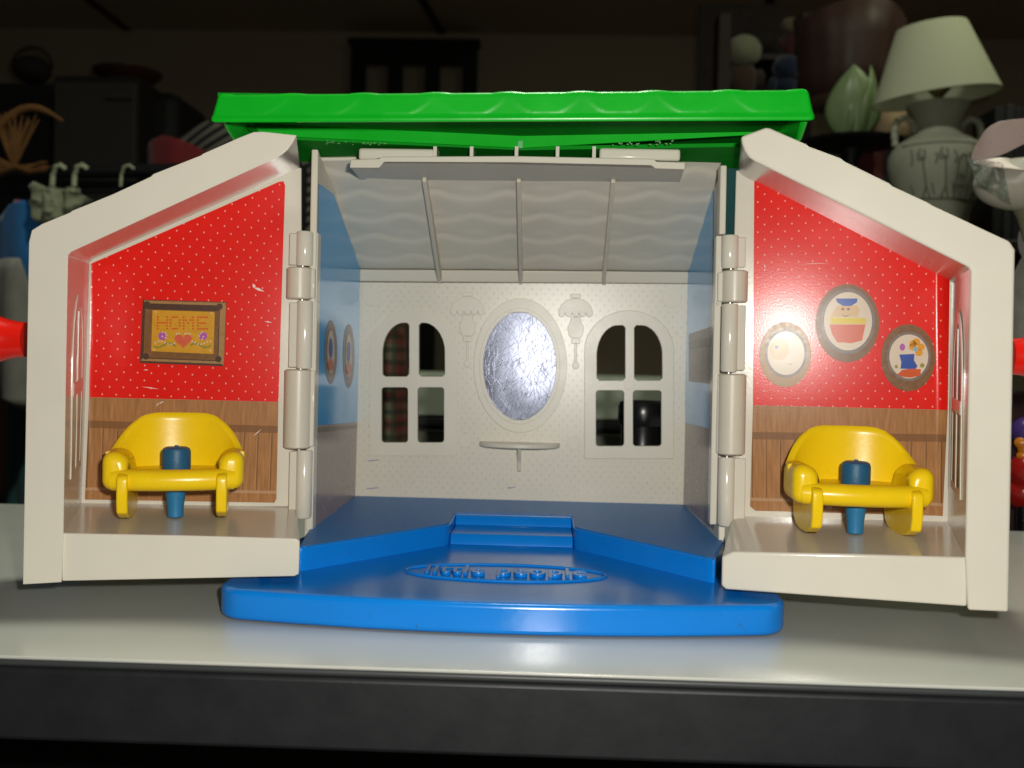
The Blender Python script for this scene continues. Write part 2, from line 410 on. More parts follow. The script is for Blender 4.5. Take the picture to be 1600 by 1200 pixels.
BP = Pl((0, 0, ZB), (1, 0, ZB), (0, 1, ZB))
def bxy(px, py, pl=BP): v = pl.hit(px, py); return (v.x, v.y)
# platform with a V-shaped front and a notch for the steps
nx0, nx1 = P(703, 835, 0.442).x, P(896, 838, 0.442).x
cl, cr = P(463, 875, 0.378).x, P(1121, 880, 0.378).x
def rc(p, a, b, r, n=5):
    p, a, b = Vector(p), Vector(a), Vector(b)
    q0 = p+(a-p).normalized()*r; q1 = p+(b-p).normalized()*r
    return [tuple((1-t)**2*q0+2*t*(1-t)*p+t*t*q1) for t in [i/n for i in range(n+1)]]
yv, ycn, yst = 0.020, -0.044, 0.052
plo = rc((cl, ycn), (cl, 0.1), (nx0, yv), 0.006)+rc((nx0, yv), (cl, ycn), (nx0, yst), 0.004)+[(nx0, yst), (nx1, yst)] \
    + rc((nx1, yv), (nx1, yst), (cr, ycn), 0.004)+rc((cr, ycn), (nx1, yv), (cr, 0.1), 0.006)+[(cr+.0092, -0.004), (cr+.0092, 0.104), (cl-.0045, 0.104), (cl-.0045, -0.004)]
MB().prism([Vector((x, y, ZB-0.001)) for x, y in plo], [Vector((x, y, ZP-0.0005)) for x, y in plo]).build('raised_floor', M['blue'], base, bevel=0.0008, seg=3)
def inset(pl_, e):
    cx = sum(p[0] for p in pl_)/len(pl_)
    return [(x+(e if x < cx else -e), y) for x, y in pl_]
fl2 = rc((cl+.0006, ycn+.0012), (cl+.0006, 0.1), (nx0, yv+.001), 0.006)+rc((nx0-.0006, yv+.001), (cl, ycn+.0012), (nx0-.0006, yst), 0.004)+[(nx0-.0006, yst+.0007), (nx1+.0006, yst+.0007)] \
    + rc((nx1+.0006, yv+.001), (nx1+.0006, yst), (cr, ycn+.0012), 0.004)+rc((cr-.0006, ycn+.0012), (nx1, yv+.001), (cr-.0006, 0.1), 0.006)+[(cr+.0086, -0.004), (cr+.0086, 0.1034), (cl-.0039, 0.1034), (cl-.0039, -0.004)]
MB().prism([Vector((x, y, ZP-0.0015)) for x, y in fl2], [Vector((x, y, ZP)) for x, y in fl2]).build('floor_texture', M['blue_grain'], base, smooth=False)
for y0, z0, z1 in ((yv+0.001, ZB, 0.0158), (yst-0.006, 0.0158, ZP-0.0003)):   # two steps with sloping risers
    y1 = yst+0.002
    a = [(y0, z0), (y0+0.0008, z0+(z1-z0)*0.55), (y0+0.0026, z1), (y1, z1), (y1, z0)]
    MB().prism([Vector((nx0+.0002, y, z)) for y, z in a], [Vector((nx1-.0002, y, z)) for y, z in a]).build('step', M['blue'], base, bevel=0.0003)
# oval badge with raised lettering
oc = BP.hit(790, 896); orx, ory = 0.0385, 0.0150
ring = [Vector((oc.x+orx*cos(2*pi*i/72), oc.y+ory*sin(2*pi*i/72), ZB+0.0002)) for i in range(72)]
MB().tube(ring, 0.0006, 8, closed=True).build('oval_rim', M['blue'], base)
fc = bpy.data.curves.new('lettering', 'FONT'); fc.body = 'little people'; fc.align_x = 'CENTER'; fc.align_y = 'CENTER'
fc.size = 0.0122; fc.extrude = 0.0006; fc.bevel_depth = 0.00012; fc.bevel_resolution = 1; fc.offset = 0.0001; fc.space_character = 1.05
fo = bpy.data.objects.new('lettering', fc); C.objects.link(fo); fo.location = (oc.x, oc.y-0.0005, ZB+0.0007)
dg = bpy.context.evaluated_depsgraph_get(); me_ = bpy.data.meshes.new_from_object(fo.evaluated_get(dg))
loc_ = fo.location.copy(); bpy.data.objects.remove(fo); fo = bpy.data.objects.new('lettering', me_); C.objects.link(fo); fo.location = loc_
fo.scale = (1.0, 1.5, 1.0); me_.materials.clear(); me_.materials.append(M['blue']); fo.parent = base
for px, py, d in ((413, 912, 0.372), (1150, 934, 0.372)):
    p = P(px, py, d)
    MB().lathe([(0.0022, 0), (0.0022, 0.003), (0.0015, 0.0040)], (p.x, p.y, ZB-0.0002), 16).build('support_peg', M['blue'], base, bevel=0.0003)

# --- centre room
DB, DFR = 0.52, 0.42
BW = Pl((0, CAM.y+DB, 0), (1, CAM.y+DB, 0), (0, CAM.y+DB, 1))
bf = lambda x, y: BW.hit(x, y, 0.0)
bb = lambda x, y: BW.hit(x, y, 0.0)+Vector((0, 0.003, 0))
room = thing('centre_room', None, None); room.parent = house
def panes(x0, x1, x2, x3, yt, ym, yn, yb):
    ul = [(x1-4, yt), (x1, yt+4)]+[(x1, ym-4), (x1-4, ym), (x0+4, ym), (x0, ym-4), (x0, yt+46)]+arc(x0+34, yt+48, 34, 48, 188, 262, 7)
    ur = [(x2+4, yt), (x2, yt+4)][::-1]+arc(x3-34, yt+48, 34, 48, 278, 352, 7)+[(x3, ym-4), (x3-4, ym), (x2+4, ym), (x2, ym-4)]
    return [ul, ur, rrect(x0-1.5, yn, x1-2, yb, 5), rrect(x2-2, yn, x3-1.5, yb, 5)]
wl = panes(597.5, 639.5, 654.5, 695.5, 504, 588.5, 605, 691.5)
wr = panes(932.5, 977, 991, 1035, 508, 594.5, 610, 697)
wall_out = [(552, 441), (1078, 444), (1070, 796), (548, 790)]
plate('back_wall', wall_out, wl+wr, bf, bb, M['dotted'], room, smooth=False)
fr = [(578, 712), (578, 545)]+arc(646, 545, 68, 62, 180, 360, 20)+[(714.5, 545), (714.5, 712)]
fr2 = [(913, 717), (913, 548)]+arc(983, 548, 70, 63, 180, 360, 20)+[(1053, 548), (1053, 717)]
for f_, h_ in ((fr, wl), (fr2, wr)):
    plate('window_frame', f_, h_, lambda x, y: BW.hit(x, y, 0.0009), lambda x, y: BW.hit(x, y, -0.0005), M['ivory_in'], room, bevel=0.0004, seg=2)
for x, y, r in ((581, 463, 15), (1050, 466, 15), (727, 689, 10.5), (896, 692, 10.5), (645, 596, 8), (984, 602, 8)):
    dec(MB(), BW, ell(x, y, r, r, 28), 0.00022 if r > 9 else 0.00115, -0.0005).build('moulding_mark', M['ivory_in'], room, bevel=0.0001, seg=1)
plate('mirror_frame', ell(813, 571, 73, 105, 64), [ell(812, 572, 57.5, 84.5, 64)], lambda x, y: BW.hit(x, y, 0.0016), lambda x, y: BW.hit(x, y, -0.0005), M['ivory_in'], room, bevel=0.0008, seg=3)
plate('mirror_frame_lip', ell(812, 572, 63, 91, 64), [ell(812, 572, 57, 84, 64)], lambda x, y: BW.hit(x, y, 0.0021), lambda x, y: BW.hit(x, y, 0.001), M['ivory_in'], room, bevel=0.0004, seg=2)
# mirror foil: gently bulging disc
v = [BW.hit(812, 572, 0.0013)]; f = []
NR, NT = 10, 56
for i in range(1, NR+1):
    for k in range(NT):
        a = 2*pi*k/NT; t = i/NR
        wob = 0.00004*sin(7*t+3*a)+0.00003*sin(4*a+5*t)
        v.append(BW.hit(812+57.8*t*cos(a), 572+84.8*t*sin(a), 0.0013-0.0007*t*t+wob*t))
for k in range(NT): f.append((0, 1+k, 1+(k+1) % NT))
for i in range(NR-1):
    for k in range(NT):
        f.append((1+i*NT+k, 1+i*NT+(k+1) % NT, 1+(i+1)*NT+(k+1) % NT, 1+(i+1)*NT+k))
mobj('mirror', v, f, M['mirror'], room, angle=180)
# relief wall lamps
for cx, cy in ((730.5, 478), (899.5, 481)):
    mb = MB()
    dome = arc(cx, cy+9, 27, 24, 180, 360, 18)
    sc_ = []
    for i in range(5):
        sc_ += arc(cx+21.6-10.8*i, cy+9, 5.4, 5.5, 0, 180, 6)[1:]
    dec(mb, BW, dome+sc_[:-1], 0.0010, -0.0005)
    for h in (0.0006,):
        body = [(cx-8, cy+14), (cx-8, cy+20), (cx-13, cy+31), (cx-11, cy+42), (cx-8, cy+47), (cx+8, cy+47), (cx+11, cy+42), (cx+13, cy+31), (cx+8, cy+20), (cx+8, cy+14)]
        dec(mb, BW, body, h, -0.0005)
    dec(mb, BW, rrect(cx-7, cy+48, cx+7, cy+56, 1.5), 0.0008, -0.0005)
    dec(mb, BW, [(cx-2, cy+56), (cx+2, cy+56), (cx+2, cy+86), (cx-2, cy+86)], 0.0006, -0.0005)
    dec(mb, BW, ell(cx, cy+90, 5.5, 6, 20), 0.0009, -0.0005)
    dec(mb, BW, rrect(cx-8, cy-22, cx+8, cy-15, 1.5), 0.0004, -0.0005)
    mb.build('lamp_relief', M['ivory_in'], room, bevel=0.0003, seg=2)
# shelf and its bracket
pc = BW.hit(812, 694); sw = 0.0208
so = [(pc.x-sw, pc.y+0.001)]+[(pc.x-sw*cos(radians(a)), pc.y-0.002-0.0125*sin(radians(a))) for a in range(0, 181, 10)]+[(pc.x+sw, pc.y+0.001)]
MB().prism([Vector((x, y, pc.z-0.0012)) for x, y in so], [Vector((x, y, pc.z+0.0012)) for x, y in so]).build('shelf', M['ivory_in'], room, bevel=0.0005, seg=2)
bz = pc.z-0.0012
a = [(pc.y+0.001, bz), (pc.y-0.010, bz), (pc.y-0.008, bz-0.003), (pc.y-0.0035, bz-0.0075), (pc.y-0.0025, bz-0.0125), (pc.y+0.001, bz-0.0135)]
MB().prism([Vector((pc.x-0.0009, y, z)) for y, z in a], [Vector((pc.x+0.0009, y, z)) for y, z in a]).build('shelf_bracket', M['ivory_in'], room, bevel=0.0004)
for x, y, l in ((575, 719.5, 17), (573, 763, 19), (793, 762, 12)):
    dec(MB(), BW, [(x, y), (x+l, y-1.5), (x+l, y-0.4), (x, y+1.3)], 0.00015, -0.0003).build('pen_mark', M['pen'], room, smooth=False)

# side walls: interior skin spans d=.42 (front) to d=.52 (back); 3 mm plates outside it
LP = Pl(P(485, 850, .418), P(556, 790, .523), P(565, 405, .523))
RP = Pl(P(1123, 862, .418), P(1066, 797, .523), P(1075, 408, .523))
def side_wall(name, pts, out):
    a = [(LP if out < 0 else RP).hit(p[0], p[1]) for p in pts]; b = [q+Vector((out, 0, 0)) for q in a]
    return MB().prism(a, b).build(name, M['ivory_in'], room, bevel=0.0005)
LW = [(485, 850, .418), (556, 790, .523), (565, 405, .523), (497, 233, .424), (497, 238, .420)]
RW = [(1123, 862, .418), (1066, 797, .523), (1075, 408, .523), (1117, 233, .424), (1121, 239, .420)]
side_wall('side_wall', LW, -0.0028); side_wall('side_wall', RW, 0.0028)
for pl_, blue_, brown_ in ((LP, [(498, 287), (505, 291), (522, 304), (563, 418), (558.5, 660), (496, 664.5)], [(495.5, 664.7), (558.4, 660.2), (555, 776), (486, 833)]),
                   (RP, [(1114, 290), (1108, 298), (1073, 418), (1071, 661), (1113, 671)], [(1113, 671.2), (1071, 661.2), (1068, 788), (1115, 828)])):
    dec(MB(), pl_, blue_, 0.0004, -0.0004).build('blue_sticker', M['blueprint'], room, smooth=False)
    dec(MB(), pl_, brown_, 0.0004, -0.0004).build('grey_wainscot_sticker', mat('grey_pink_print', (0.33, 0.24, 0.22), 0.25, var=0.12, vscale=300), room, smooth=False)
for cx, cy, rx in ((517, 550, 10), (545, 556, 9)):
    dec(MB(), LP, ell(cx, cy, rx, 50, 30), 0.0005, 0).build('oval_picture_frame', M['print_grey'], room, smooth=False)
    dec(MB(), LP, ell(cx, cy, rx*0.55, 34, 26), 0.0006, 0).build('oval_picture', M['ink_cream'], room, smooth=False)
    mb = MB(); dec(mb, LP, ell(cx, cy-6, rx*.32, 16, 16), 0.0007, 0); mb.build('picture_print', M['ink_blue'], room, smooth=False)
    mb = MB(); dec(mb, LP, ell(cx, cy+20, rx*.42, 10, 16), 0.0007, 0); mb.build('picture_print', M['ink_coral'], room, smooth=False)
dec(MB(), RP, [(1076, 522), (1112, 510), (1112, 600), (1076, 596)], 0.0005, 0).build('window_print', M['print_grey'], room, smooth=False)
dec(MB(), RP, [(1078, 534), (1111, 526), (1111, 540), (1078, 545)], 0.0006, 0).build('window_print', M['brown_dark'], room, smooth=False)
dec(MB(), LP, [(496, 668), (558, 664), (558, 669), (496, 676)], 0.0005, 0).build('rail_print', M['print_grey'], room, smooth=False)

# sloping ceiling with soft scalloped relief
cz0 = [P(553, 420, .519), P(1083, 424, .519)]; cz1 = [P(489, 246, .430), P(1128, 247, .430)]
NU, NV = 150, 60; v = []; f = []
nrm = (cz0[1]-cz0[0]).cross(cz1[0]-cz0[0]).normalized()
if nrm.z > 0: nrm = -nrm
def ss(t): t = max(0, min(1, t)); return t*t*(3-2*t)
for j in range(NV+1):
    for i in range(NU+1):
        s, t = i/NU, j/NV
        p = (cz0[0]*(1-s)+cz0[1]*s)*(1-t)+(cz1[0]*(1-s)+cz1[1]*s)*t
        q = t*5.2+0.34*abs(sin(pi*(s*5.3+0.5*(int(t*5.2) % 2))))
        fr_ = q-math.floor(q)
        h = 0.0005*ss(fr_/0.8)*(1-ss((fr_-0.8)/0.2))
        if t < 0.05: h -= 0.0010*(1-t/0.05)*0.5
        v.append(p+nrm*h)
for j in range(NV):
    for i in range(NU): f.append((j*(NU+1)+i, j*(NU+1)+i+1, (j+1)*(NU+1)+i+1, (j+1)*(NU+1)+i))
mobj('sloping_ceiling', v, f, M['ivory_in'], room, solid=0.0012, angle=180)
# cove strip where the ceiling meets the back wall
a = [P(560, 421, .5175), P(1076, 425, .5175), P(1076, 443.5, .5205), P(560, 440, .5205)]
MB().prism(a, [q+Vector((0, 0.004, 0.0005)) for q in a]).build('cove_strip', M['ivory_in'], room, bevel=0.0006)
CE = Pl(cz0[0], cz0[1], cz1[0])
for x0, y0, x1, y1 in ((664, 275, 688, 437), (811, 276, 814, 438), (958, 277, 943, 440)):
    t0 = CE.hit(x0, y0-6); t1 = CE.hit(x1, y1-9)
    dz = Vector((0, -0.003, -0.0055)); hx = Vector((0.0009, 0, 0))
    e1 = BW.hit(x1, y1)+Vector((0, -0.0005, 0)); e1b = e1+Vector((0, 0, 0.006))
    prof = [t0+Vector((0, 0, .001)), t0+dz*0.8, t1+dz, e1+Vector((0, -0.0045, 0.001)), e1+Vector((0, 0, 0.0)), e1b]
    MB().prism([q-hx for q in prof], [q+hx for q in prof]).build('ceiling_rib', M['ivory_rib'], room, bevel=0.0003)
# hanging ledge under the roof, with notched ends
lw_ = lambda pts, d: [P(x, y, d) for x, y in pts]
fr_ = lw_([(548, 249), (592, 247.5), (597, 244.5), (806, 243.5), (1021, 248), (1026, 252), (1071, 253.5), (1070, 264.5), (1024, 263), (1018, 258), (806, 253.5), (600, 252.5), (592, 262), (546, 262)], .402)
bk_ = [q+Vector((0, 0.0016, 0)) for q in fr_]
MB().prism(fr_, bk_).build('ledge_lip', M['ivory'], room, bevel=0.0004, seg=2)
a = [P(547, 261, .4025), P(593, 260.5, .4025), P(600, 253, .4025), P(1018, 257, .4025), P(1025, 262, .4025), P(1070, 263, .4025), P(1061, 289, .455), P(566, 286, .455)]
MB().prism(a, [q+Vector((0, 0, 0.0016)) for q in a]).build('ledge_underside', M['ivory_in'], room, bevel=0.0003)
mb = MB()
for x in (680, 737, 807, 871, 928):
    q = P(x, 242, .406); mb.box((q.x, q.y+0.004, q.z), (0.0007, 0.005, 0.0032))
mb.build('ledge_web', M['ivory'], room)
for x0, x1 in ((562, 680), (936, 1062)):
    a = P(x0, 242, .409); b = P(x1, 244, .409)
    MB().box((a+b)/2, ((b-a).x/2, 0.003, 0.0024)).build('ledge_block', M['ivory'], room, bevel=0.0012, seg=3)
q0, q1 = P(500, 238, .425), P(1120, 242, .425)
MB().box((q0+q1)/2+Vector((0, 0.02, 0.0012)), ((q1-q0).x/2, 0.024, 0.0012)).build('room_top', M['ivory_rib'], room)
# front edge strips of the centre room (hinge side)
for x0, x1, y0, y1, d in ((486, 496, 254, 361, .4165), (486.5, 497, 363, 480, .4175), (484, 495.5, 470, 830, .4175), (1126, 1136, 258, 366, .4165), (1119, 1130, 368, 480, .4175), (1116, 1127, 470, 820, .4175)):
    a = [P(x0, y0, d), P(x1, y0, d), P(x1-(y1-y0)*.02, y1, d), P(x0-(y1-y0)*.02, y1, d)]
    MB().prism(a, [q+Vector((0, 0.006, 0)) for q in a]).build('hinge_flange', M['ivory'], room, bevel=0.0005)

# --- green roof cap
DR = .353
ROOF = mat('', (0, 0, 0)) if False else M['green']
roof = thing('roof', None, None); roof.parent = house
zt_l = P(334, 147, DR); zt_r = P(1270, 139, DR); zb_l = P(323, 191, DR); zb_r = P(1279, 188, DR)
NU, NV = 320, 14; v = []; f = []
for j in range(NV+1):
    for i in range(NU+1):
        s, t = i/NU, j/NV
        x = (-1+2*s)
        px = 323+(1279-323)*s
        p = (zb_l*(1-s)+zb_r*s)*(1-t)+(zt_l*(1-s)+zt_r*s)*t
        cell = (px-332)/116.5; fc_ = cell-math.floor(cell)
        yb = 0.22+0.74*abs(2*fc_-1)**2.6
        d_ = t-yb
        h = 0.00024*ss(d_/0.035+0.5)*(1-0.9*ss(t/1.05)) if d_ > -0.05 else 0
        bumpz = 0.00042*max(0, 1-(abs(((px-332)/116.5+0.5) % 1-0.5)/0.22)**2)*ss((t-0.65)/0.35)
        lipb = 0.0006*(1-ss(abs(t-0.10)/0.10))
        e = min(s, 1-s); rx_ = max(0, 1-e/0.010); back = 0.0095*(1-math.sqrt(max(0, 1-rx_*rx_)))
        tt = max(0, (t-0.88)/0.12); back += 0.0012*(1-math.sqrt(max(0, 1-tt*tt)))
        ez = max(0, 1-e/0.016); rd = 1-math.sqrt(max(0, 1-ez*ez)); bumpz += rd*(-0.0042*ss((t-0.45)/0.55)+0.0030*ss((0.5-t)/0.5))
        v.append(p+Vector((0, -h-lipb+back, bumpz)))
for j in range(NV):
    for i in range(NU): f.append((j*(NU+1)+i, j*(NU+1)+i+1, (j+1)*(NU+1)+i+1, (j+1)*(NU+1)+i))
mobj('eave', v, f, M['green'], roof, solid=0, angle=60)
zr = (zb_l.z+zb_r.z)/2; zt = (zt_l.z+zt_r.z)/2
YF = CAM.y+DR; YR = -0.012; YB = 0.024
def xs(t): return (zb_l.x+0.0005+0*t, zb_r.x-0.0005)
x0, x1 = zb_l.x, zb_r.x; xa, xb = zt_l.x, zt_r.x
dz = zb_r.z-zb_l.z
# top slopes to a ridge, then down at the back; plate has real thickness
def roofz(y): return zt+(y-YF)*0.14 if y < YR else zt+(YR-YF)*0.14-(y-YR)*0.10
v = []; f = []; NX, NY = 160, 28
for j in range(NY+1):
    y = YF+0.0012+(YB-YF)*j/NY
    for i in range(NX+1):
        s = i/NX; x = xa+.0036+(xb-xa-.0072)*s
        cell = (x-xa)/((xb-xa)/8); row = (y-YF)/0.018
        sc2 = abs(((cell+0.5*(int(row) % 2)) % 1)-0.5)*2
        h = 0.0006*(1-((row+0.22*sc2**2) % 1))*min(1, (y-YF)/0.01)
        v.append((x, y, roofz(y)+(zt_r.z-zt_l.z)*(s-0.5)-0.0004+h))
for j in range(NY):
    for i in range(NX): f.append((j*(NX+1)+i, j*(NX+1)+i+1, (j+1)*(NX+1)+i+1, (j+1)*(NX+1)+i))
mobj('shingled_top', v, f, M['green'], roof, angle=30)
zu = CAM.z+0.0825   # flat underside plate, a little above the eave bottom
zu_ = zu+0.0080
a = [Vector((x0+.003, YF+.0025, zu_)), Vector((x1-.003, YF+.0025, zu_)), Vector((x1-.003, YB, zu_)), Vector((x0+.003, YB, zu_))]
MB().prism(a, [q+Vector((0, 0, 0.0015)) for q in a]).build('underside', M['green_shaded'], roof, smooth=False)
for sx, xx, tx in ((1, x0, xa), (-1, x1, xb)):      # end skirts
    a = [Vector((xx+sx*.0012, YF+.0085, zr+.0034)), Vector((tx+sx*.0008, YF+.0085, zt-.0050)), Vector((tx, YR, roofz(YR)-.001)), Vector((tx, YB, roofz(YB)-.001)), Vector((xx, YB, zr-.003)), Vector((xx, YF+.032, zr-.003)), Vector((xx+sx*.0008, YF+.018, zr-.0005))]
    MB().prism(a, [q+Vector((sx*0.0022, 0, 0)) for q in a]).build('end_skirt', M['green'], roof, bevel=0.0008, seg=3)
# eave back skin so the lip has thickness
a = [zb_l+Vector((.009, .0005, .0003)), zb_r+Vector((-.009, .0005, .0003)), zt_r+Vector((-.010, .0015, -.0015)), zt_l+Vector((.010, .0015, -.0015))]
MB().prism(a, [q+Vector((0, .0018, 0)) for q in a]).build('eave_lip', M['green'], roof, bevel=0.0005)
# V-shaped rib below the roof
dE, dC = .396, .411
top = [(376, 191, dE-.010), (392, 195, dE), (815, 214, dC), (1232, 193, dE), (1242, 189, dE-.010)]
bot = [(388, 203, dE-.010), (410, 211, dE), (815, 231, dC), (1218, 208, dE), (1234, 200, dE-.010)]
tz = P(815, 214, dC).z+0.002; bz = P(815, 231, dC).z
tp = []; bt = []
for (ax, ay, ad), (cx_, cy_, cd_) in zip(top, bot):
    p = P(ax, ay, ad); q = P(cx_, cy_, cd_); q.y = p.y = CAM.y+ad
    tp.append(Vector((p.x, p.y, zu_+0.0003))); bt.append(q)
v = tp+bt+[q+Vector((0, .0016, 0)) for q in tp]+[q+Vector((0, .0016, 0)) for q in bt]
f = []
n = len(tp)
for i in range(n-1):
    f += [(i, i+1, n+i+1, n+i), (2*n+i, 2*n+i+1, 3*n+i+1, 3*n+i), (n+i, n+i+1, 3*n+i+1, 3*n+i), (i, i+1, 2*n+i+1, 2*n+i)]
f += [(0, n, 3*n, 2*n), (n-1, 2*n-1, 4*n-1, 3*n-1)]
mobj('v_rib', v, f, M['green'], roof, bevel=0.0002)
p = P(813, 226, dC-.0006); MB().box(p, (0.0012, 0.0006, 0.0016)).build('rib_tab', mat('worn_green_plastic', (0.10, 0.45, 0.14), 0.35), roof, bevel=0.0003)
mb = MB()                                                    # dried glue on the rear plate
GP = Pl((0, 0, CAM.z+.0849), (1, 0, CAM.z+.0849), (0, 1, CAM.z+.0849))
for cx, n_ in ((560, 22), (1010, 20)):
    for i in range(n_):
        px = cx+random.uniform(-55, 55); py = 224+random.uniform(-2.5, 3)+(px-cx)*(0.03 if cx < 800 else -0.05)
        q = GP.hit(px, py); r = random.uniform(.0002, .00055)
        mb.box(q, (r*1.0, r*1.0, .0002))
setp(mb.build('glue_residue', mat('pale_green_glue', (0.10, 0.33, 0.08), 0.6), roof), kind='stuff')
zq_ = CAM.z+0.0850
a = [Vector((bt[1].x, bt[1].y+.0012, zq_)), Vector((bt[2].x, bt[2].y+.0012, zq_)), Vector((bt[3].x, bt[3].y+.0012, zq_)), Vector((bt[3].x, .024, zq_)), Vector((bt[1].x, .024, zq_))]
MB().prism(a, [q+Vector((0, 0, .0015)) for q in a]).build('rear_plate', M['green_shaded'], roof, smooth=False)

# --- wings
def interp(x, a, b): return a[1]+(b[1]-a[1])*(x-a[0])/(b[0]-a[0])
def curl_uv_sheet(name, plane, loop, off, matl, parent, o_, ux, uz, curl=None, spec_curl=.0052):
    """sticker: loop triangulated finely along the curled edge, UV in metres"""
    tri = tessellate_polygon([[Vector((x, y, 0)) for x, y in loop]])
    bm = bmesh.new(); vs = [bm.verts.new((x, y, 0)) for x, y in loop]
    for t in tri: bm.faces.new([vs[i] for i in t])
    if curl:
        xa_, xb_ = curl
        for k in range(-1, 9):
            xx = xa_+(xb_-xa_)*(k/9 if k >= 0 else -.02)
            g = bm.verts[:]+bm.edges[:]+bm.faces[:]
            bmesh.ops.bisect_plane(bm, geom=g, plane_co=(xx, 0, 0), plane_no=(1, 0, 0))
        for k in range(1, 14):
            g = bm.verts[:]+bm.edges[:]+bm.faces[:]
            bmesh.ops.bisect_plane(bm, geom=g, plane_co=(0, 380+k*34, 0), plane_no=(0, 1, 0))
    uvl = bm.loops.layers.uv.new('UVMap')
    for v_ in bm.verts:
        x, y = v_.co.x, v_.co.y; e = 0
        q = plane.hit(x, y, off)
        if curl:
            xa_, xb_ = curl
            t = (x-xa_)/(xb_-xa_)
            if t > 0:
                e = spec_curl*t*t*(0.75+0.25*sin(y*0.018))
                q = plane.hit(x, y, off+e)
        v_.co = q
    for fc_ in bm.faces:
        for l in fc_.loops:
            q = l.vert.co-o_
            l[uvl].uv = (q.dot(ux), q.dot(uz))
    bmesh.ops.recalc_face_normals(bm, faces=bm.faces)
    me = bpy.data.meshes.new(name); bm.to_mesh(me); bm.free()
    for p_ in me.polygons: p_.use_smooth = True
    o = bpy.data.objects.new(name, me); C.objects.link(o); me.materials.append(matl); o.parent = parent
    return o

def wing(spec):
    dF = lambda x: interp(x, (spec['fi'], .357), (spec['fo'], spec['dfo']))
    dB = lambda x: interp(x, (spec['bi'], .420), (spec['bo'], .403))
    Fp = lambda p, e=0: P(p[0], p[1], dF(p[0])+e)
    Bp = lambda p, e=0: P(p[0], p[1], dB(p[0])+e)
    wg = thing('wing', spec['label'], None); wg.parent = house
    # back wall (its skin carries the print)
    bw = [Bp(p) for p in spec['backwall']]
    pl_ = Pl(Bp(spec['backwall'][0]), Bp(spec['backwall'][1]), Bp(spec['backwall'][2]))
    bw = [pl_.hit(*p) for p in spec['backwall']]
    MB().prism(bw, [q-pl_.n*0.003 for q in bw]).build('back_wall', M['ivory'], wg, bevel=0.0004)
    # floor slab
    fs = spec['slab']; a = [Fp(p) for p in fs['front']]; b = [Bp(p, .004) for p in fs['back']]
    MB().prism(a, b).build('floor_slab', M['ivory'], wg, bevel=0.0012, seg=4)
    # frame: front outline and its rear counterpart
    fo_ = [Fp(p, -.0012) for p in spec['frame']]; bo_ = [Bp(p, .001) for p in spec['frame_back']]
    MB().prism(fo_, bo_).build('gable_frame', M['ivory'], wg, bevel=0.0011, seg=4)
    # window recess on the inside of the outer wall
    w0, w1, w2, w3 = [Fp(spec['inner'][0], .0), Fp(spec['inner'][1], .0), Bp(spec['innerb'][0]), Bp(spec['innerb'][1])]
    nn = (w1-w0).cross(w2-w0).normalized()
    if nn.dot(Vector((0, 0, 0.07))-w0) < 0: nn = -nn
    def wmap(e): return lambda s, t: (w0*(1-t)+w1*t)*(1-s)+(w2*(1-t)+w3*t)*s+nn*e
    lo = [(0.30, 0.20)]+[(0.30, 0.62)]+[(0.50-0.20*cos(radians(k)), 0.62+0.2*sin(radians(k))) for k in range(15, 180, 15)]+[(0.70, 0.62), (0.70, 0.20)]
    plate('window_trim', [(0.24, 0.17), (0.24, 0.62)]+[(0.50-0.26*cos(radians(k)), 0.62+0.25*sin(radians(k))) for k in range(15, 180, 15)]+[(0.76, 0.62), (0.76, 0.17)], [lo], wmap(.00035), wmap(.0), M['ivory'], wg)
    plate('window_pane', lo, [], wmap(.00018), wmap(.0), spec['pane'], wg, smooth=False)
    mb_ = MB()
    for a_ in ([(0.28, 0.48), (0.72, 0.48), (0.72, 0.53), (0.28, 0.53)], [(0.47, 0.19), (0.53, 0.19), (0.53, 0.8), (0.47, 0.8)]):
        f1, f0 = wmap(.0005 if a_[0][0] < .4 else .00045), wmap(.0001)
        mb_.prism([f1(*q) for q in a_], [f0(*q) for q in a_])
    mb_.build('window_bar', M['ivory'], wg)
    # prints
    o_ = pl_.hit(*spec['uv0']); ux = (pl_.hit(*spec['uv1'])-o_).normalized(); uz = ux.cross(pl_.n); uz = uz if uz.z > 0 else -uz
    curl_uv_sheet('wallpaper', pl_, spec['red'], .0004, M['wallpaper'], wg, o_, ux, uz, spec['curl'], spec['ch'])
    curl_uv_sheet('wainscot_print', pl_, spec['brown'], .0004, M['wainscot'], wg, o_, ux, uz, spec['curl'], spec['ch'])
    # hinge knuckles
    for cx, r, y0, y1, who in spec['knuckles']:
        p, q = P(cx, y0-1, .4165), P(cx-(y1-y0)*.02, y1+1, .4165)
        MB().lathe([(r*.86, 0), (r, .0006), (r, (p-q).length-.0006), (r*.86, (p-q).length)], q, 28, p-q).build('hinge_knuckle', M['ivory'] if who else M['ivory_rib'], wg, angle=50)
    for cx, r, y0, y1, who in spec['knuckles']:
        to = spec['leafw'] if who else spec['leafr']
        a_ = [P(cx, y0+1, .4150), P(to, y0+1, .4150), P(to-(y1-y0)*.02, y1-1, .4150), P(cx-(y1-y0)*.02, y1-1, .4150)]
        MB().prism(a_, [q_+Vector((0, .0045, 0)) for q_ in a_]).build('hinge_leaf', M['ivory'], wg, bevel=0.0005)
    p, q = P(spec['pin'], 370, .4165), P(spec['pin']-9, 800, .4165)
    MB().tube([p, q], .0012, 12).build('hinge_pin', M['steel'], wg)
    # red knob outside
    k = spec['knob']; p = P(k[0], k[1], .372); ax = Vector((k[2], -0.12, 0))
    MB().lathe([(.0066, 0), (.0068, .003), (.0074, .006), (.0085, .0095), (.0092, .012), (.0088, .014), (.006, .0152), (.0005, .0155)], p, 32, ax).build('knob', M['red_plastic'], wg, angle=60)
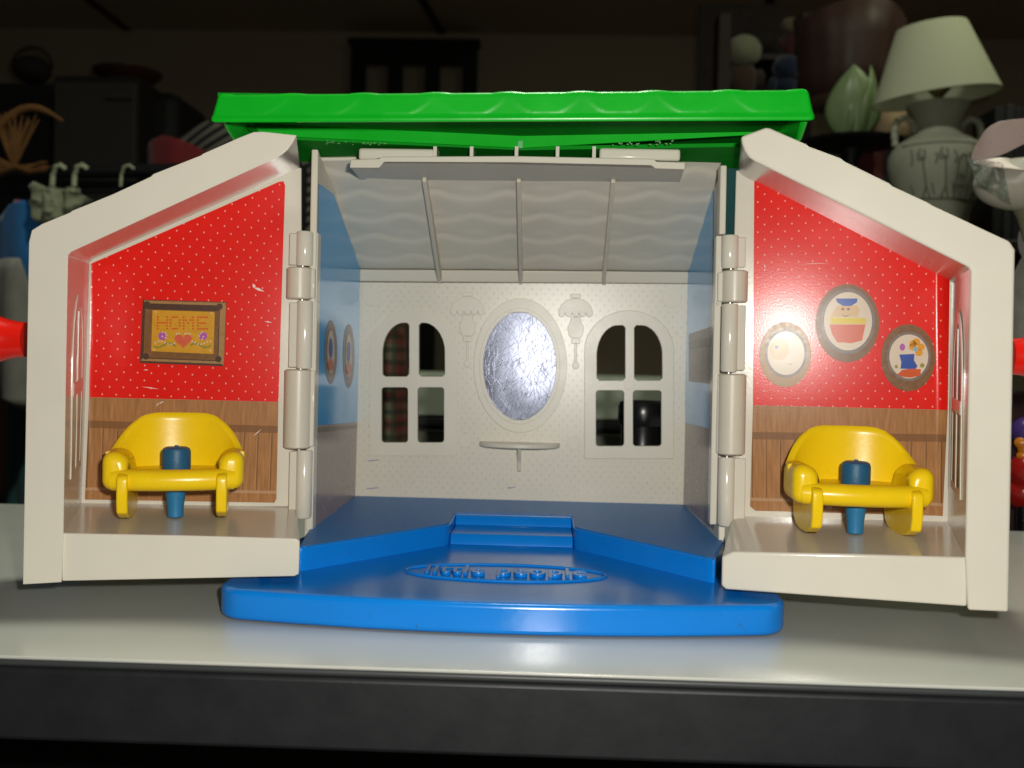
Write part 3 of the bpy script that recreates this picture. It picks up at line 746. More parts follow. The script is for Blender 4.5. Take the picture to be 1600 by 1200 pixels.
    return wg, pl_

left = dict(label='left hinged red room with the framed word HOME', fi=467, fo=40, dfo=.345, bi=470, bo=131,
    backwall=[(472, 792), (125, 790), (136, 400), (440, 262), (471, 262)],
    slab=dict(front=[(97, 833), (300, 837), (462, 841.5), (468.5, 846), (467, 897), (460, 900.5), (97, 908)], back=[(128, 783), (300, 786), (461, 790), (463, 792), (463, 828), (461, 831), (128, 838)]),
    frame=[(36, 913), (96, 909.5), (99, 833), (106, 399), (111, 393.5), (416, 254), (430, 247.8), (441, 241), (450, 233), (457, 223.5), (462, 214), (463, 211.5), (412, 206), (396, 206.5), (372, 216), (318, 240), (314, 243), (240, 272), (236, 276), (178, 303), (113, 329.5), (110, 332), (66, 350), (50, 360), (45.5, 378)],
    frame_back=[(90, 838), (122, 836), (128, 785), (141, 410), (146, 405), (440, 275), (448, 271.5), (455, 268), (461, 265.5), (466, 263.5), (468, 262.5), (469, 262), (416, 254), (400, 254), (376, 262), (330, 282), (326, 284), (262, 308), (258, 311), (206, 333), (150, 356), (147, 358), (106, 376), (94, 384), (90, 400)],
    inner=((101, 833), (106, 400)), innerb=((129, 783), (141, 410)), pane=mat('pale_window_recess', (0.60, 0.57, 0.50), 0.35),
    uv0=(133, 781), uv1=(432, 786),
    red=[(142, 412), (436, 284), (443, 283), (445.5, 290), (435, 628), (139, 620.5)], brown=[(139, 620.7), (435, 628.2), (432, 779), (429, 785.5), (133, 780.5)], curl=(146, 134), ch=.0012,
    knuckles=((477, .0036, 363, 415, 1), (469, .0054, 419, 467, 0), (477, .0034, 471, 575, 1), (467, .0058, 578, 699, 0), (476, .0034, 704, 808, 1)), pin=474, leafw=452, leafr=492,
    knob=(42, 531, -1))
right = dict(label='right hinged red room with three oval framed pictures', fi=1137, fo=1572, dfo=.3365, bi=1145, bo=1478,
    backwall=[(1136, 808), (1488, 818), (1493, 424), (1185, 268), (1150, 266)],
    slab=dict(front=[(1511, 871), (1330, 866), (1146, 862), (1137, 866), (1128, 870), (1127, 915), (1134, 921.5), (1511, 948)], back=[(1482, 812), (1320, 808), (1152, 803.5), (1146, 805), (1144, 807), (1142, 845), (1146, 850), (1482, 868)]),
    frame=[(1576, 957), (1512, 954), (1508, 871), (1516.5, 424), (1513, 417), (1192, 258), (1180, 252.5), (1170, 245.5), (1163.5, 236), (1159.5, 225), (1157.5, 213), (1197, 198.5), (1204, 200), (1260, 225), (1264, 228.5), (1314, 247), (1320, 252), (1390, 286), (1394, 290), (1450, 316), (1456, 320), (1520, 350), (1526, 353), (1578, 377), (1586.5, 390)],
    frame_back=[(1520, 868), (1488, 866), (1480, 814), (1487, 445), (1484, 439), (1190, 288), (1179, 284), (1169, 280), (1161, 275), (1155, 270), (1152, 266), (1192, 250), (1200, 252), (1250, 276), (1254, 279), (1298, 296), (1304, 300), (1366, 330), (1370, 333), (1420, 357), (1426, 360), (1480, 386), (1486, 389), (1522, 408), (1528, 420)],
    inner=((1508, 868), (1515, 422)), innerb=((1479, 813), (1486, 441)), pane=mat('shaded_window_recess', (0.12, 0.11, 0.085), 0.4),  # dark pane colour paints the shade inside this recess
    uv0=(1173, 797), uv1=(1470, 806),
    red=[(1178.5, 280), (1187, 284), (1484, 436), (1481, 640.5), (1176.5, 633)], brown=[(1176.5, 633.2), (1481, 640.7), (1473, 806), (1180, 798), (1172, 791)], curl=(1462, 1484), ch=.0052,
    knuckles=((1141, .0036, 369, 419, 1), (1148, .0054, 424, 472, 0), (1141, .0034, 476, 580, 1), (1144, .0058, 585, 709, 0), (1136, .0034, 715, 820, 1)), pin=1143, leafw=1166, leafr=1122,
    knob=(1578, 557, 1))
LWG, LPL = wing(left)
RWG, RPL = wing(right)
# HOME picture on the left wing
def put(wg, pl_, nm, mt_, loops, off):
    if len(loops) > 14:
        mb_ = MB()
        for l in loops: dec(mb_, pl_, l, off, 0.0003)
        return setp(mb_.build(nm, mt_, wg, smooth=False), kind='stuff')
    for l in loops: dec(MB(), pl_, l, off, 0.0003).build(nm, mt_, wg, smooth=False)
T = lambda x, y: (200+x/8, 440+y/8)                    # from the enlarged crop
put(LWG, LPL, 'picture_frame', M['brown_dark'], [[T(185, 225), T(1232, 255), T(1198, 1058), T(148, 1015)]], .0008)
put(LWG, LPL, 'frame_moulding', M['brown_light'], [[T(200, 235), T(1225, 265), T(1218, 300), T(215, 270)], [T(1150, 300), T(1225, 300), T(1195, 1050), T(1130, 1000)], [T(215, 340), T(300, 350), T(285, 890), T(195, 940)], [T(180, 960), T(1190, 1000), T(1190, 1030), T(160, 990)]], .0009)
put(LWG, LPL, 'frame_inset', M['brown_frame'], [[T(215, 345), T(1140, 370), T(1115, 985), T(198, 950)]], .0010)
put(LWG, LPL, 'frame_button', M['brown_dark'], [[T(cx+40*cos(k*pi/6), cy+40*sin(k*pi/6)) for k in range(12)] for cx, cy in ((240, 283), (1145, 312), (222, 935), (1130, 968))], .0012)
put(LWG, LPL, 'picture_print', M['ochre'], [[T(305, 355), T(1085, 380), T(1068, 905), T(290, 870)]], .0012)
LET = {'H': ['1...1', '1...1', '11111', '1...1', '1...1'], 'O': ['.111.', '1...1', '1...1', '1...1', '.111.'], 'M': ['1...1', '11.11', '1.1.1', '1...1', '1...1'], 'E': ['11111', '1....', '1111.', '1....', '11111']}
dots = []
for i, ch in enumerate('HOME'):
    X0 = (372, 530, 695, 875)[i]
    for r_, row in enumerate(LET[ch]):
        for c_, b_ in enumerate(row):
            if b_ == '1':
                x = X0+c_*29; y = 442+r_*36+(x-372)*0.008
                dots.append([T(x+14*cos(k*pi/3), y+13*sin(k*pi/3)) for k in range(6)])
put(LWG, LPL, 'stitched_lettering', M['ink_orange'], dots, .00135)
hrt = [T(690+108*(16*sin(t)**3)/16, 735-105*(13*cos(t)-5*cos(2*t)-2*cos(3*t)-cos(4*t))/17) for t in [2*pi*k/28 for k in range(28)]]
put(LWG, LPL, 'heart_print', M['ink_coral'], [hrt], .00135)
put(LWG, LPL, 'flower_print', M['ink_purple'], [[T(cx+52*cos(k*pi/8), 680+52*sin(k*pi/8)) for k in range(16)] for cx in (430, 938)], .00135)
ol = []
for a_, b_ in ((320, 600), (780, 1035)):
    top_ = [(a_+(b_-a_)*k/10, 770-26*sin(2*pi*k/10+(0 if a_ > 500 else 3.6))) for k in range(11)]
    ol.append([T(x, y+14) for x, y in top_]+[T(x, y+42) for x, y in reversed(top_)])
put(LWG, LPL, 'vine_print', M['ink_olive'], ol, .0013)
pt = []
for k in range(7): pt += [(340+k*40, 765-20*sin(k)), (800+k*38, 765-20*sin(k+2))]
pt += [(430, 632), (465, 640), (480, 668), (470, 700), (905, 650), (930, 632), (890, 680), (930, 720), (608, 655), (640, 648), (715, 652), (745, 648), (775, 655), (345, 378), (1045, 395), (325, 850), (1030, 860), (430, 685), (940, 690)]
put(LWG, LPL, 'stitch_dot', M['ink_cream'], [[T(x+11*cos(k*pi/3), y+11*sin(k*pi/3)) for k in range(6)] for x, y in pt], .0015)
def scr(x, y, l, w_, a_):
    c_, s_ = cos(radians(a_)), sin(radians(a_))
    return [(x-l*c_-w_*s_*.3, y-l*s_), (x+w_*s_, y-w_*c_), (x+l*c_, y+l*s_), (x-w_*s_, y+w_*c_)]
put(LWG, LPL, 'scratch', M['scratch'], [scr(404, 452, 10, 2.0, 22), scr(397, 447, 4, 2.4, 75), scr(419, 503, 6, 1.0, 10), scr(252, 629, 5, .9, -25), scr(246, 632, 4, .8, -60), scr(235, 606, 14, .7, 8), scr(402, 676, 9, .7, -40), scr(228, 578, 4, .8, 0)], .0007)
put(RWG, RPL, 'scratch', M['scratch'], [scr(1195, 416, 4, .9, 70), scr(1272, 412, 26, .4, -2), scr(1480, 700, 1, .4, 0)], .0007)
# three oval pictures on the right wing
U = lambda x, y: (1170+x/5, 430+y/5)
def oval(cx, cy, rx, ry, ix, iy, icx, icy, fm, im):
    put(RWG, RPL, 'oval_frame', fm, [[U(*q) for q in ell(cx, cy, rx, ry, 44)]], .0008)
    put(RWG, RPL, 'frame_groove', M['print_grey'], [[U(*q) for q in ell(icx, icy, ix*1.13, iy*1.13, 44)]], .0010)
    put(RWG, RPL, 'oval_print', im, [[U(*q) for q in ell(icx, icy, ix, iy, 44)]], .0012)
oval(770, 375, 250, 305, 188, 228, 775, 360, M['brown_frame'], M['ink_cream'])
oval(1245, 645, 212, 262, 152, 172, 1250, 635, M['brown_frame'], M['ink_cream'])
oval(285, 620, 205, 255, 145, 170, 290, 610, M['brown_light'], M['ink_cream'])  # lighter brown frame here paints in the flash glare
put(RWG, RPL, 'cap_print', M['ink_blue'], [[U(680, 182), U(850, 182), U(845, 212), U(800, 240), U(735, 240), U(690, 212)]], .0013)
put(RWG, RPL, 'face_print', M['ink_tan'], [[U(695, 238)]+[U(848, 238)]+[U(868, 275), U(850, 325), U(640, 325), U(665, 275)]], .00125)
put(RWG, RPL, 'collar_print', M['ink_yellow'], [[U(635, 330), U(915, 335), U(915, 380), U(640, 380)]], .0013)
put(RWG, RPL, 'body_print', M['ink_coral'], [[U(630, 385), U(912, 385), U(885, 510), U(800, 532), U(740, 525), U(690, 525), U(650, 460)]], .0013)
put(RWG, RPL, 'feature_print', M['ink_brown'], [[U(*q) for q in ell(735, 265, 13, 11, 10)], [U(*q) for q in ell(778, 265, 13, 11, 10)], [U(722, 305), U(758, 318), U(795, 302), U(758, 328)]], .0014)
put(RWG, RPL, 'flower_print', M['ink_amber'], [[U(*q) for q in ell(cx, cy, 30, 28, 14)] for cx, cy in ((1285, 535), (1310, 520), (1345, 560), (1330, 605), (1280, 560))], .0013)
put(RWG, RPL, 'flower_centre_print', mat('printed_teal', (0.10, 0.32, 0.42), 0.3), [[U(*q) for q in ell(1302, 578, 20, 18, 12)]], .0014)
put(RWG, RPL, 'bud_print', M['ink_purple'], [[U(*q) for q in ell(1200, 562, 22, 28, 14)]], .0013)
put(RWG, RPL, 'pot_print', M['ink_blue'], [[U(1175, 620), U(1295, 615), U(1290, 665), U(1318, 710), U(1300, 735), U(1185, 730), U(1192, 680)]], .0013)
put(RWG, RPL, 'mound_print', M['ink_orange'], [[U(1160, 775), U(1200, 740), U(1270, 730), U(1345, 735), U(1340, 785), U(1260, 800), U(1190, 792)]], .0014)
put(RWG, RPL, 'leaf_print', M['ink_olive'], [[U(*q) for q in ell(1355, 705, 18, 18, 10)], [U(*q) for q in ell(1152, 715, 13, 14, 10)]], .0013)
put(RWG, RPL, 'face_print', M['ink_tan'], [[U(*q) for q in ell(240, 580, 75, 85, 20)]], .0013)
put(RWG, RPL, 'feature_print', M['ink_blue'], [[U(*q) for q in ell(218, 562, 14, 12, 10)]], .0014)
put(RWG, RPL, 'feature_print', M['ink_brown'], [[U(290, 690), U(330, 694), U(350, 682), U(330, 700)]], .0014)

# ------------------------------------------------------------------ rocking armchairs
def make_chair():
    ch = thing('toy_armchair', '', 'toy chair', group='toy armchairs in the red rooms')
    R_, th = 0.0252, 0.0026
    # shell: U-shaped in plan, high at the back and dropping to the arms; leaning slightly outwards
    v = []; f = []; NA, NZ = 48, 12
    def shell(rad, a, t):
        s_ = sin(a); hi = 0.0252+0.0133*ss((s_-0.20)/0.76)
        z = 0.0115+(hi-0.0115)*t
        k = 1+0.02*t-0.10*(1-t)**3
        return Vector((rad*k*cos(a), (rad*0.72)*k*s_-0.004, z))
    angs = [radians(-8+196*i/NA) for i in range(NA+1)]
    prof = [(R_, t/NZ) for t in range(NZ+1)]+[(R_-th*0.5, 1.03)]+[(R_-th, 1-t/NZ) for t in range(NZ+1)]
    m_ = len(prof)
    for a in angs:
        for rr, t in prof: v.append(shell(rr, a, t))
    for i in range(NA):
        for j in range(m_-1): f.append((i*m_+j, (i+1)*m_+j, (i+1)*m_+j+1, i*m_+j+1))
        f.append((i*m_+m_-1, (i+1)*m_+m_-1, (i+1)*m_, i*m_))
    f += [tuple(range(m_)), tuple(NA*m_+j for j in range(m_))]
    mobj('backrest', v, f, M['yellow'], ch, angle=60)
    # seat pan and rounded front rim
    so_ = [(-0.0235, -0.006)]+[((0.0238)*cos(a), 0.0172*sin(a)-0.004) for a in [pi*(1-i/20) for i in range(21)]]+[(0.0235, -0.006), (0.0228, -0.0165)]+[(0.0228-0.0456*i/10, -0.0165-0.0022*(1-(2*i/10-1)**2)) for i in range(1, 10)]+[(-0.0228, -0.0165)]
    MB().prism([Vector((x, y, 0.0120)) for x, y in so_], [Vector((x, y, 0.0182)) for x, y in so_]).build('seat', M['yellow'], ch, bevel=0.0012, seg=3)
    rim = [Vector((-0.0215+0.0430*i/16, -0.0160-0.0034*(1-(2*i/16-1)**2), 0.0158)) for i in range(17)]
    MB().tube(rim, [0.0041]*17, 16).build('front_rim', M['yellow'], ch, angle=60)
    for sx in (-1, 1):
        ao = rrect(-0.0185, 0.0118, 0.0045, 0.0262, 0.0042, 6)
        x_in, x_out = sx*0.0145, sx*0.0254
        o = MB().prism([Vector((x_in+sx*(0.0028*max(0, (z-0.018))/0.008), y, z)) for y, z in ao], [Vector((x_out, y, z)) for y, z in ao]).build('armrest', M['yellow'], ch, bevel=0.0036, seg=6)
        # rocker leg: a crescent in side view
        pr = [(-0.0200, 0.0186), (-0.0226, 0.0178), (-0.0234, 0.0166), (-0.0236, 0.0085), (-0.0222, 0.0040), (-0.0165, 0.0016), (-0.009, 0.0003), (0, 0.0), (0.0065, 0.0006), (0.0110, 0.0030), (0.0130, 0.0070), (0.0132, 0.0140), (0.0120, 0.0145), (-0.0150, 0.0150), (-0.0165, 0.0180)]
        xa_, xb_ = sx*0.0156, sx*0.0195
        MB().prism([Vector((xa_, y, z)) for y, z in pr], [Vector((xb_, y, z)) for y, z in pr]).build('rocker_leg', M['yellow'], ch, bevel=0.0008, seg=3)
    peg = MB().lathe([(0.0030, 0), (0.0031, 0.004), (0.0036, 0.008), (0.0042, 0.0125), (0.0042, 0.0135)], (0, -0.0065, 0.0001), 24).build('peg_stem', M['stem'], ch, bevel=0.0003)
    MB().lathe([(0.0052, 0.0180), (0.0054, 0.0192), (0.0054, 0.0252), (0.0050, 0.0264), (0.0040, 0.0270), (0.0008, 0.0272), (0.0007, 0.0277), (0.0001, 0.0277)], (0, -0.0050, 0), 28).build('peg_head', M['peg'], ch, angle=40)
    return ch
chair = make_chair()
chair2 = chair.copy(); C.objects.link(chair2)
for c_ in chair.children:
    k = c_.copy(); C.objects.link(k); k.parent = chair2
def floor_at(px, py, sp):
    pl_ = Pl(P(sp['slab']['front'][0][0], sp['slab']['front'][0][1], sp['dfo']), P(sp['slab']['front'][2][0], sp['slab']['front'][2][1], .357), P(sp['slab']['back'][1][0], sp['slab']['back'][1][1], .4155))
    return pl_.hit(px, py)
p = floor_at(276, 804, left); chair.location = p+Vector((0, 0, .0001)); chair.rotation_euler = (0, 0, radians(16))
p = floor_at(1329, 829, right); chair2.location = p+Vector((0, 0, .0001)); chair2.rotation_euler = (0, 0, radians(-3))
chair.scale = (1.0,)*3; chair2.scale = (1.0,)*3
chair['label'] = 'yellow toy rocking armchair with a blue peg, below the HOME picture'
chair2['label'] = 'yellow toy rocking armchair with a blue peg, below the oval pictures'

# ------------------------------------------------------------------ behind the house
def at(px, py, d): return P(px, py, d)
def scl(d): return d/F
blk = mat('black_gloss_plastic', (0.006, 0.006, 0.007), 0.25)
def canister():
    p = at(1003, 700, .563); t = thing('black_canister', 'black lidded canister seen through the lower right window', 'canister', (p.x, p.y, 0))
    MB().lathe([(.0115, 0), (.012, .001), (.012, .058), (.0115, .059)], (0, 0, 0), 36).build('body', blk, t, angle=50)
    MB().lathe([(.0132, .0585), (.0138, .0595), (.0138, .0685), (.0128, .0712), (.0100, .0720), (.001, .0722)], (0, 0, 0), 36).build('lid', blk, t, angle=50)
canister()
# shelves further back, seen through the windows
shelfm = mat('grey_green_laminate', (0.34, 0.38, 0.29), 0.45, var=0.1, vscale=8)
def cupboard():
    d = 1.02; c = at(815, 640, d)
    t = thing('low_cupboard', 'grey green cupboard with a dark slot behind the toy house windows', 'cupboard', (c.x, c.y, -0.75))
    z = lambda py: at(815, py, d).z+0.75
    w_ = 0.22
    MB().box((0, 0.12, (z(655)+z(588))/2), (w_, 0.11, (z(588)-z(655))/2)).build('upper_drawer', shelfm, t, bevel=.002)
    MB().box((0, 0.125, (z(678)+z(655))/2), (w_-.004, 0.10, (z(655)-z(678))/2)).build('dark_slot', M['joint'], t)
    MB().box((0, 0.12, z(678)/2), (w_, 0.11, z(678)/2)).build('lower_door', shelfm, t, bevel=.002)
    MB().box((0, 0.002, z(662)), (w_*.96, .008, .003)).build('slot_rail', M['apron'], t)
cupboard()
def plaid(name, sc, cols):
    mt, nt, b, N, L = nodes(name)
    tc = N('ShaderNodeTexCoord'); out = None
    base_ = N('ShaderNodeRGB'); base_.outputs[0].default_value = (*cols[0], 1); out = base_.outputs[0]
    for dirn, col, s_ in (('X', cols[1], 1), ('Z', cols[1], 1), ('X', cols[2], 2.3), ('Z', cols[2], 2.3)):
        wv = N('ShaderNodeTexWave'); wv.bands_direction = dirn; wv.inputs['Scale'].default_value = sc*s_; wv.inputs['Distortion'].default_value = 1.2; wv.inputs['Detail'].default_value = 1
        L(tc.outputs['Object'], wv.inputs['Vector'])
        rp = N('ShaderNodeValToRGB'); rp.color_ramp.elements[0].position = 0.55; rp.color_ramp.elements[1].position = 0.7; L(wv.outputs['Fac'], rp.inputs['Fac'])
        mu = N('ShaderNodeMath'); mu.operation = 'MULTIPLY'; mu.inputs[1].default_value = 0.65; L(rp.outputs['Color'], mu.inputs[0])
        mx = N('ShaderNodeMix'); mx.data_type = 'RGBA'; mx.inputs['B'].default_value = (*col, 1); L(mu.outputs[0], mx.inputs['Factor']); L(out, mx.inputs['A']); out = mx.outputs['Result']
    L(out, b.inputs['Base Color']); b.inputs['Roughness'].default_value = 0.9
    return mt
def cloth(name, label, cat, pts, d, mt, th=.02, group=None, fold=3, amp=.007):
    """a hanging garment: outline loop in the view, given folds and real thickness"""
    ps = [at(x, y, d) for x, y in pts]
    c = sum(ps, Vector())/len(ps)
    x0_, x1_ = min(q.x for q in ps), max(q.x for q in ps)
    bm = bmesh.new(); vs = [bm.verts.new((q.x-c.x, 0, q.z-c.z)) for q in ps]; bm.faces.new(vs)
    bmesh.ops.triangulate(bm, faces=bm.faces[:])
    for k in range(1, 26):
        bmesh.ops.bisect_plane(bm, geom=bm.verts[:]+bm.edges[:]+bm.faces[:], plane_co=(x0_-c.x+(x1_-x0_)*k/26, 0, 0), plane_no=(1, 0, 0))
    zs = [v_.co.z for v_ in bm.verts]
    for k in range(1, 12):
        bmesh.ops.bisect_plane(bm, geom=bm.verts[:]+bm.edges[:]+bm.faces[:], plane_co=(0, 0, min(zs)+(max(zs)-min(zs))*k/12), plane_no=(0, 0, 1))
    ph = random.uniform(0, 6)
    for v_ in bm.verts:
        s_ = (v_.co.x+c.x-x0_)/(x1_-x0_)
        v_.co.y = amp*sin(s_*fold*2+ph+v_.co.z*6)+amp*.5*sin(s_*fold*5+ph)-th*sin(pi*s_)
    bmesh.ops.recalc_face_normals(bm, faces=bm.faces)
    me = bpy.data.meshes.new(name); bm.to_mesh(me); bm.free()
    for p_ in me.polygons: p_.use_smooth = True
    o = bpy.data.objects.new(name, me); C.objects.link(o); o.location = c; me.materials.append(mt)
    s_ = o.modifiers.new('solid', 'SOLIDIFY'); s_.thickness = max(.006, th*.5); s_.offset = 0
    return setp(o, label, cat, group)
pl1 = plaid('red_green_plaid_cloth', 14, ((0.16, 0.15, 0.08), (0.22, 0.03, 0.025), (0.02, 0.035, 0.02)))
cloth('plaid_shirt', 'red and green plaid shirt hanging behind the left window', 'shirt', [(585, 470), (628, 470), (632, 590), (642, 720), (580, 720)], .80, pl1, .015)
fab = lambda n, c_: mat(n, c_, 0.95, var=0.25, vscale=40, bump=0.3, bscale=300, sheen=0.2)
CG = 'clothes hanging on the rail at left'
cloth('blue_top', 'bright blue top with a rounded shoulder hanging at the far left', 'shirt', [(5, 470), (8, 400), (35, 360), (60, 332), (85, 325), (110, 335), (130, 470), (110, 520)], 1.25, fab('blue_cloth', (0.02, 0.16, 0.42)), .05, CG)
cloth('grey_shirt', 'pale grey shirt hanging below the blue top', 'shirt', [(0, 590), (10, 470), (22, 410), (50, 408), (80, 600), (60, 640)], 1.2, fab('pale_grey_cloth', (0.30, 0.29, 0.26)), .03, CG)
cloth('teal_trousers', 'dark teal trousers hanging low behind the left room', 'trousers', [(12, 800), (14, 590), (60, 585), (90, 800)], 1.26, fab('teal_cloth', (0.02, 0.13, 0.15)), .03, CG)
cloth('maroon_garment', 'dark maroon garment at the very left edge of the picture', 'shirt', [(-30, 780), (-25, 520), (10, 520), (14, 770)], 1.3, fab('maroon_cloth', (0.06, 0.01, 0.012)), .03, CG)
cloth('pink_top', 'pink ruffled top hanging under the white hooks', 'shirt', [(30, 400), (33, 322), (40, 330), (50, 318), (62, 326), (75, 345), (70, 400)], 1.32, fab('pink_cloth', (0.42, 0.10, 0.20)), .03, CG)
cloth('green_scarf', 'crumpled sage green cloth hanging beside the pink top', 'scarf', [(72, 345), (76, 305), (88, 300), (98, 314), (112, 304), (122, 296), (134, 312), (128, 340), (100, 360)], 1.22, fab('sage_cloth', (0.27, 0.29, 0.18)), .03, CG, 9, .02)
cloth('red_shirt', 'dark red shirt shoulder above the sloping left room', 'shirt', [(235, 300), (240, 240), (252, 228), (278, 222), (320, 240), (340, 300)], 1.6, fab('dark_red_cloth', (0.22, 0.018, 0.022)), .04, CG)
st = nodes('striped_cloth')
def striped():
    mt, nt, b, N, L = st
    tc = N('ShaderNodeTexCoord'); mp = N('ShaderNodeMapping'); mp.inputs['Rotation'].default_value = (0, 0.5, 0); L(tc.outputs['Object'], mp.inputs['Vector'])
    wv = N('ShaderNodeTexWave'); wv.bands_direction = 'Z'; wv.inputs['Scale'].default_value = 22; L(mp.outputs[0], wv.inputs['Vector'])
    rp = N('ShaderNodeValToRGB'); rp.color_ramp.elements[0].position = .45; rp.color_ramp.elements[1].position = .55
    rp.color_ramp.elements[0].color = (.012, .016, .018, 1); rp.color_ramp.elements[1].color = (.22, .21, .17, 1)
    L(wv.outputs['Fac'], rp.inputs['Fac']); L(rp.outputs['Color'], b.inputs['Base Color']); b.inputs['Roughness'].default_value = .95
    return mt
cloth('striped_shirt', 'dark and grey striped shirt beside the red shirt', 'shirt', [(262, 232), (290, 212), (335, 196), (480, 230), (500, 400), (330, 400)], 1.66, striped(), .03, CG)
cloth('teal_coat', 'dark teal cloth hanging in the gap beside the right room', 'cloth', [(1098, 170), (1140, 150), (1182, 170), (1196, 420), (1200, 900), (1080, 900), (1085, 420)], 1.15, fab('dark_teal_cloth', (0.035, 0.155, 0.165)), .02)
# clothes rail and hangers
q0, q1 = at(-60, 272, 1.5), at(470, 262, 1.5)
rail = thing('clothes_rail', 'black metal clothes rail crossing the dark left background', 'clothes rail', (0, 0, 0))
MB().tube([q0, q1], .010, 14).build('rail', M['apron'], rail)
MB().box(((q0+q1)/2)+Vector((0, .02, -.022)), ((q1-q0).length/2, .008, .008)).build('lower_bar', M['apron'], rail)
for q in (q0, q1): MB().tube([q, Vector((q.x, q.y, -.75))], .010, 12).build('post', M['apron'], rail)
hk = mat('pale_plastic_hook', (0.60, 0.64, 0.42), 0.4)
for i, (px, lb) in enumerate(((90, 'leftmost pale green hanger hook over the clothes rail'), (124, 'second pale green hanger hook over the clothes rail'), (197, 'narrow pale hanger hook alone on the rail by the cabinet'))):
    c = at(px, 268, 1.49); r = .007 if i < 2 else .004
    pts = [Vector((c.x-.008, c.y, c.z-.022)), Vector((c.x-.007, c.y, c.z-.006)), Vector((c.x-.002, c.y-.004, c.z+.006)), Vector((c.x+.006, c.y-.004, c.z+.009)), Vector((c.x+.012, c.y, c.z+.004))]
    o = MB().tube([q-c for q in pts], r*.55, 10).build('hanger_hook', hk, loc=c); setp(o, lb, 'hanger', 'hanger hooks on the clothes rail')
# cabinet with bowl
dk = mat('dark_grey_cabinet', (0.055, 0.050, 0.042), 0.6, var=0.1, vscale=5)
d = 2.3; a = at(85, 118, d); b = at(215, 270, d)
cb = thing('dark_cabinet', 'tall dark grey cabinet standing behind the clothes rail', 'cabinet', ((a.x+b.x)/2, a.y, -.75))
hh = a.z+.75
MB().box((0, .15, hh/2), ((b.x-a.x)/2, .15, hh/2)).build('carcass', mat('black_cabinet_side', (0.02, 0.018, 0.016), 0.6), cb, bevel=.003)
MB().box((0, -.004, hh/2-.004), ((b.x-a.x)/2-.004, .006, hh/2-.012)).build('door', dk, cb, bevel=.003)
MB().box((.06, -.014, hh-.05), (.03, .006, .006)).build('handle', M['joint'], cb, bevel=.002)
bk = at(246, 140, d+.1)
o = MB().box((0, 0, (bk.z+.75)/2), ((at(278, 140, d+.1).x-at(214, 140, d+.1).x)/2, .12, (bk.z+.75)/2)).build('black_cupboard', mat('black_cupboard_paint', (.012, .011, .011), .6), loc=(bk.x, bk.y+.12, -.75), bevel=.03)
setp(o, 'black cupboard standing right beside the dark grey cabinet', 'cupboard')
p = at(200, 118, d+.1)
o = MB().lathe([(.05, 0), (.055, .012), (.060, .018), (.078, .030), (.080, .037), (.074, .036), (.05, .02), (.001, .018)], (0, 0, 0), 40).build('wooden_bowl', mat('dark_red_wood', (0.05, 0.018, 0.012), 0.4), loc=(p.x, p.y, hh-.75+.0005), angle=50)
setp(o, 'dark reddish bowl on top of the grey cabinet', 'bowl')
p = at(50, 122, d+.15)
bs = thing('round_basket', 'dark round basket beside the cabinet top at far left', 'basket', (p.x, p.y, p.z-.02))
MB().ball((0, 0, .04), .045, 24, 14, 1, 1, .75).build('body', mat('dark_wicker', (0.022, 0.017, 0.012), .9, bump=.5, bscale=120), bs)
MB().tube([Vector((.05*cos(t), 0, .045+.05*sin(t))) for t in [pi*k/14 for k in range(15)]], .004, 8).build('handle', mat('dark_wicker_handle', (0.02, 0.015, 0.012), .9), bs)
# basket stand under it so that it rests on something
MB().box((0, 0, (p.z+.75)/2-.02), (.09, .09, (p.z+.75)/2-.012)).build('black_stand', M['apron'], None, loc=(p.x, p.y+.02, -.75)); 
so_ = bpy.data.objects['black_stand']; setp(so_, 'black stand under the round basket at far left', 'stand')
# straw ornament
straw = mat('dry_straw', (0.20, 0.09, 0.025), 0.85, var=.4, vscale=60)
c = at(22, 266, 1.42)
sw_ = thing('straw_ornament', 'tan straw bow standing on the clothes rail at far left', 'straw ornament', c)
def stalks(nm, a0, a1, ln, n_):
    mb_ = MB()
    for k in range(n_):
        t = a0+(a1-a0)*k/(n_-1); l = ln*random.uniform(.8, 1.05)
        mb_.tube([Vector((0, 0, .005)), Vector((l*.5*cos(t)*.9, random.uniform(-.006, .006), l*.5*sin(t))), Vector((l*cos(t), random.uniform(-.01, .01), l*sin(t)*.92+.006))], [.003, .0025, .001], 6)
    return mb_.build(nm, straw, sw_)
stalks('upright_stalks', radians(62), radians(112), .085, 16); stalks('side_stalks', radians(150), radians(195), .075, 12); stalks('low_stalks', radians(-6), radians(12), .05, 8)
c2 = at(-5, 200, 1.42)
pts = [c2-c+Vector((.012*k, 0, .022*sin(k*.42)+.002*k)) for k in range(0, 9)]
MB().tube(pts, [.007, .007, .006, .006, .005, .005, .004, .003, .002], 8).build('upper_strand', straw, sw_)
MB().tube([pts[0], Vector((-.055, .0, .03)), Vector((-.04, 0, .004)), Vector((0, 0, .004))], .004, 8).build('tie_strand', straw, sw_)
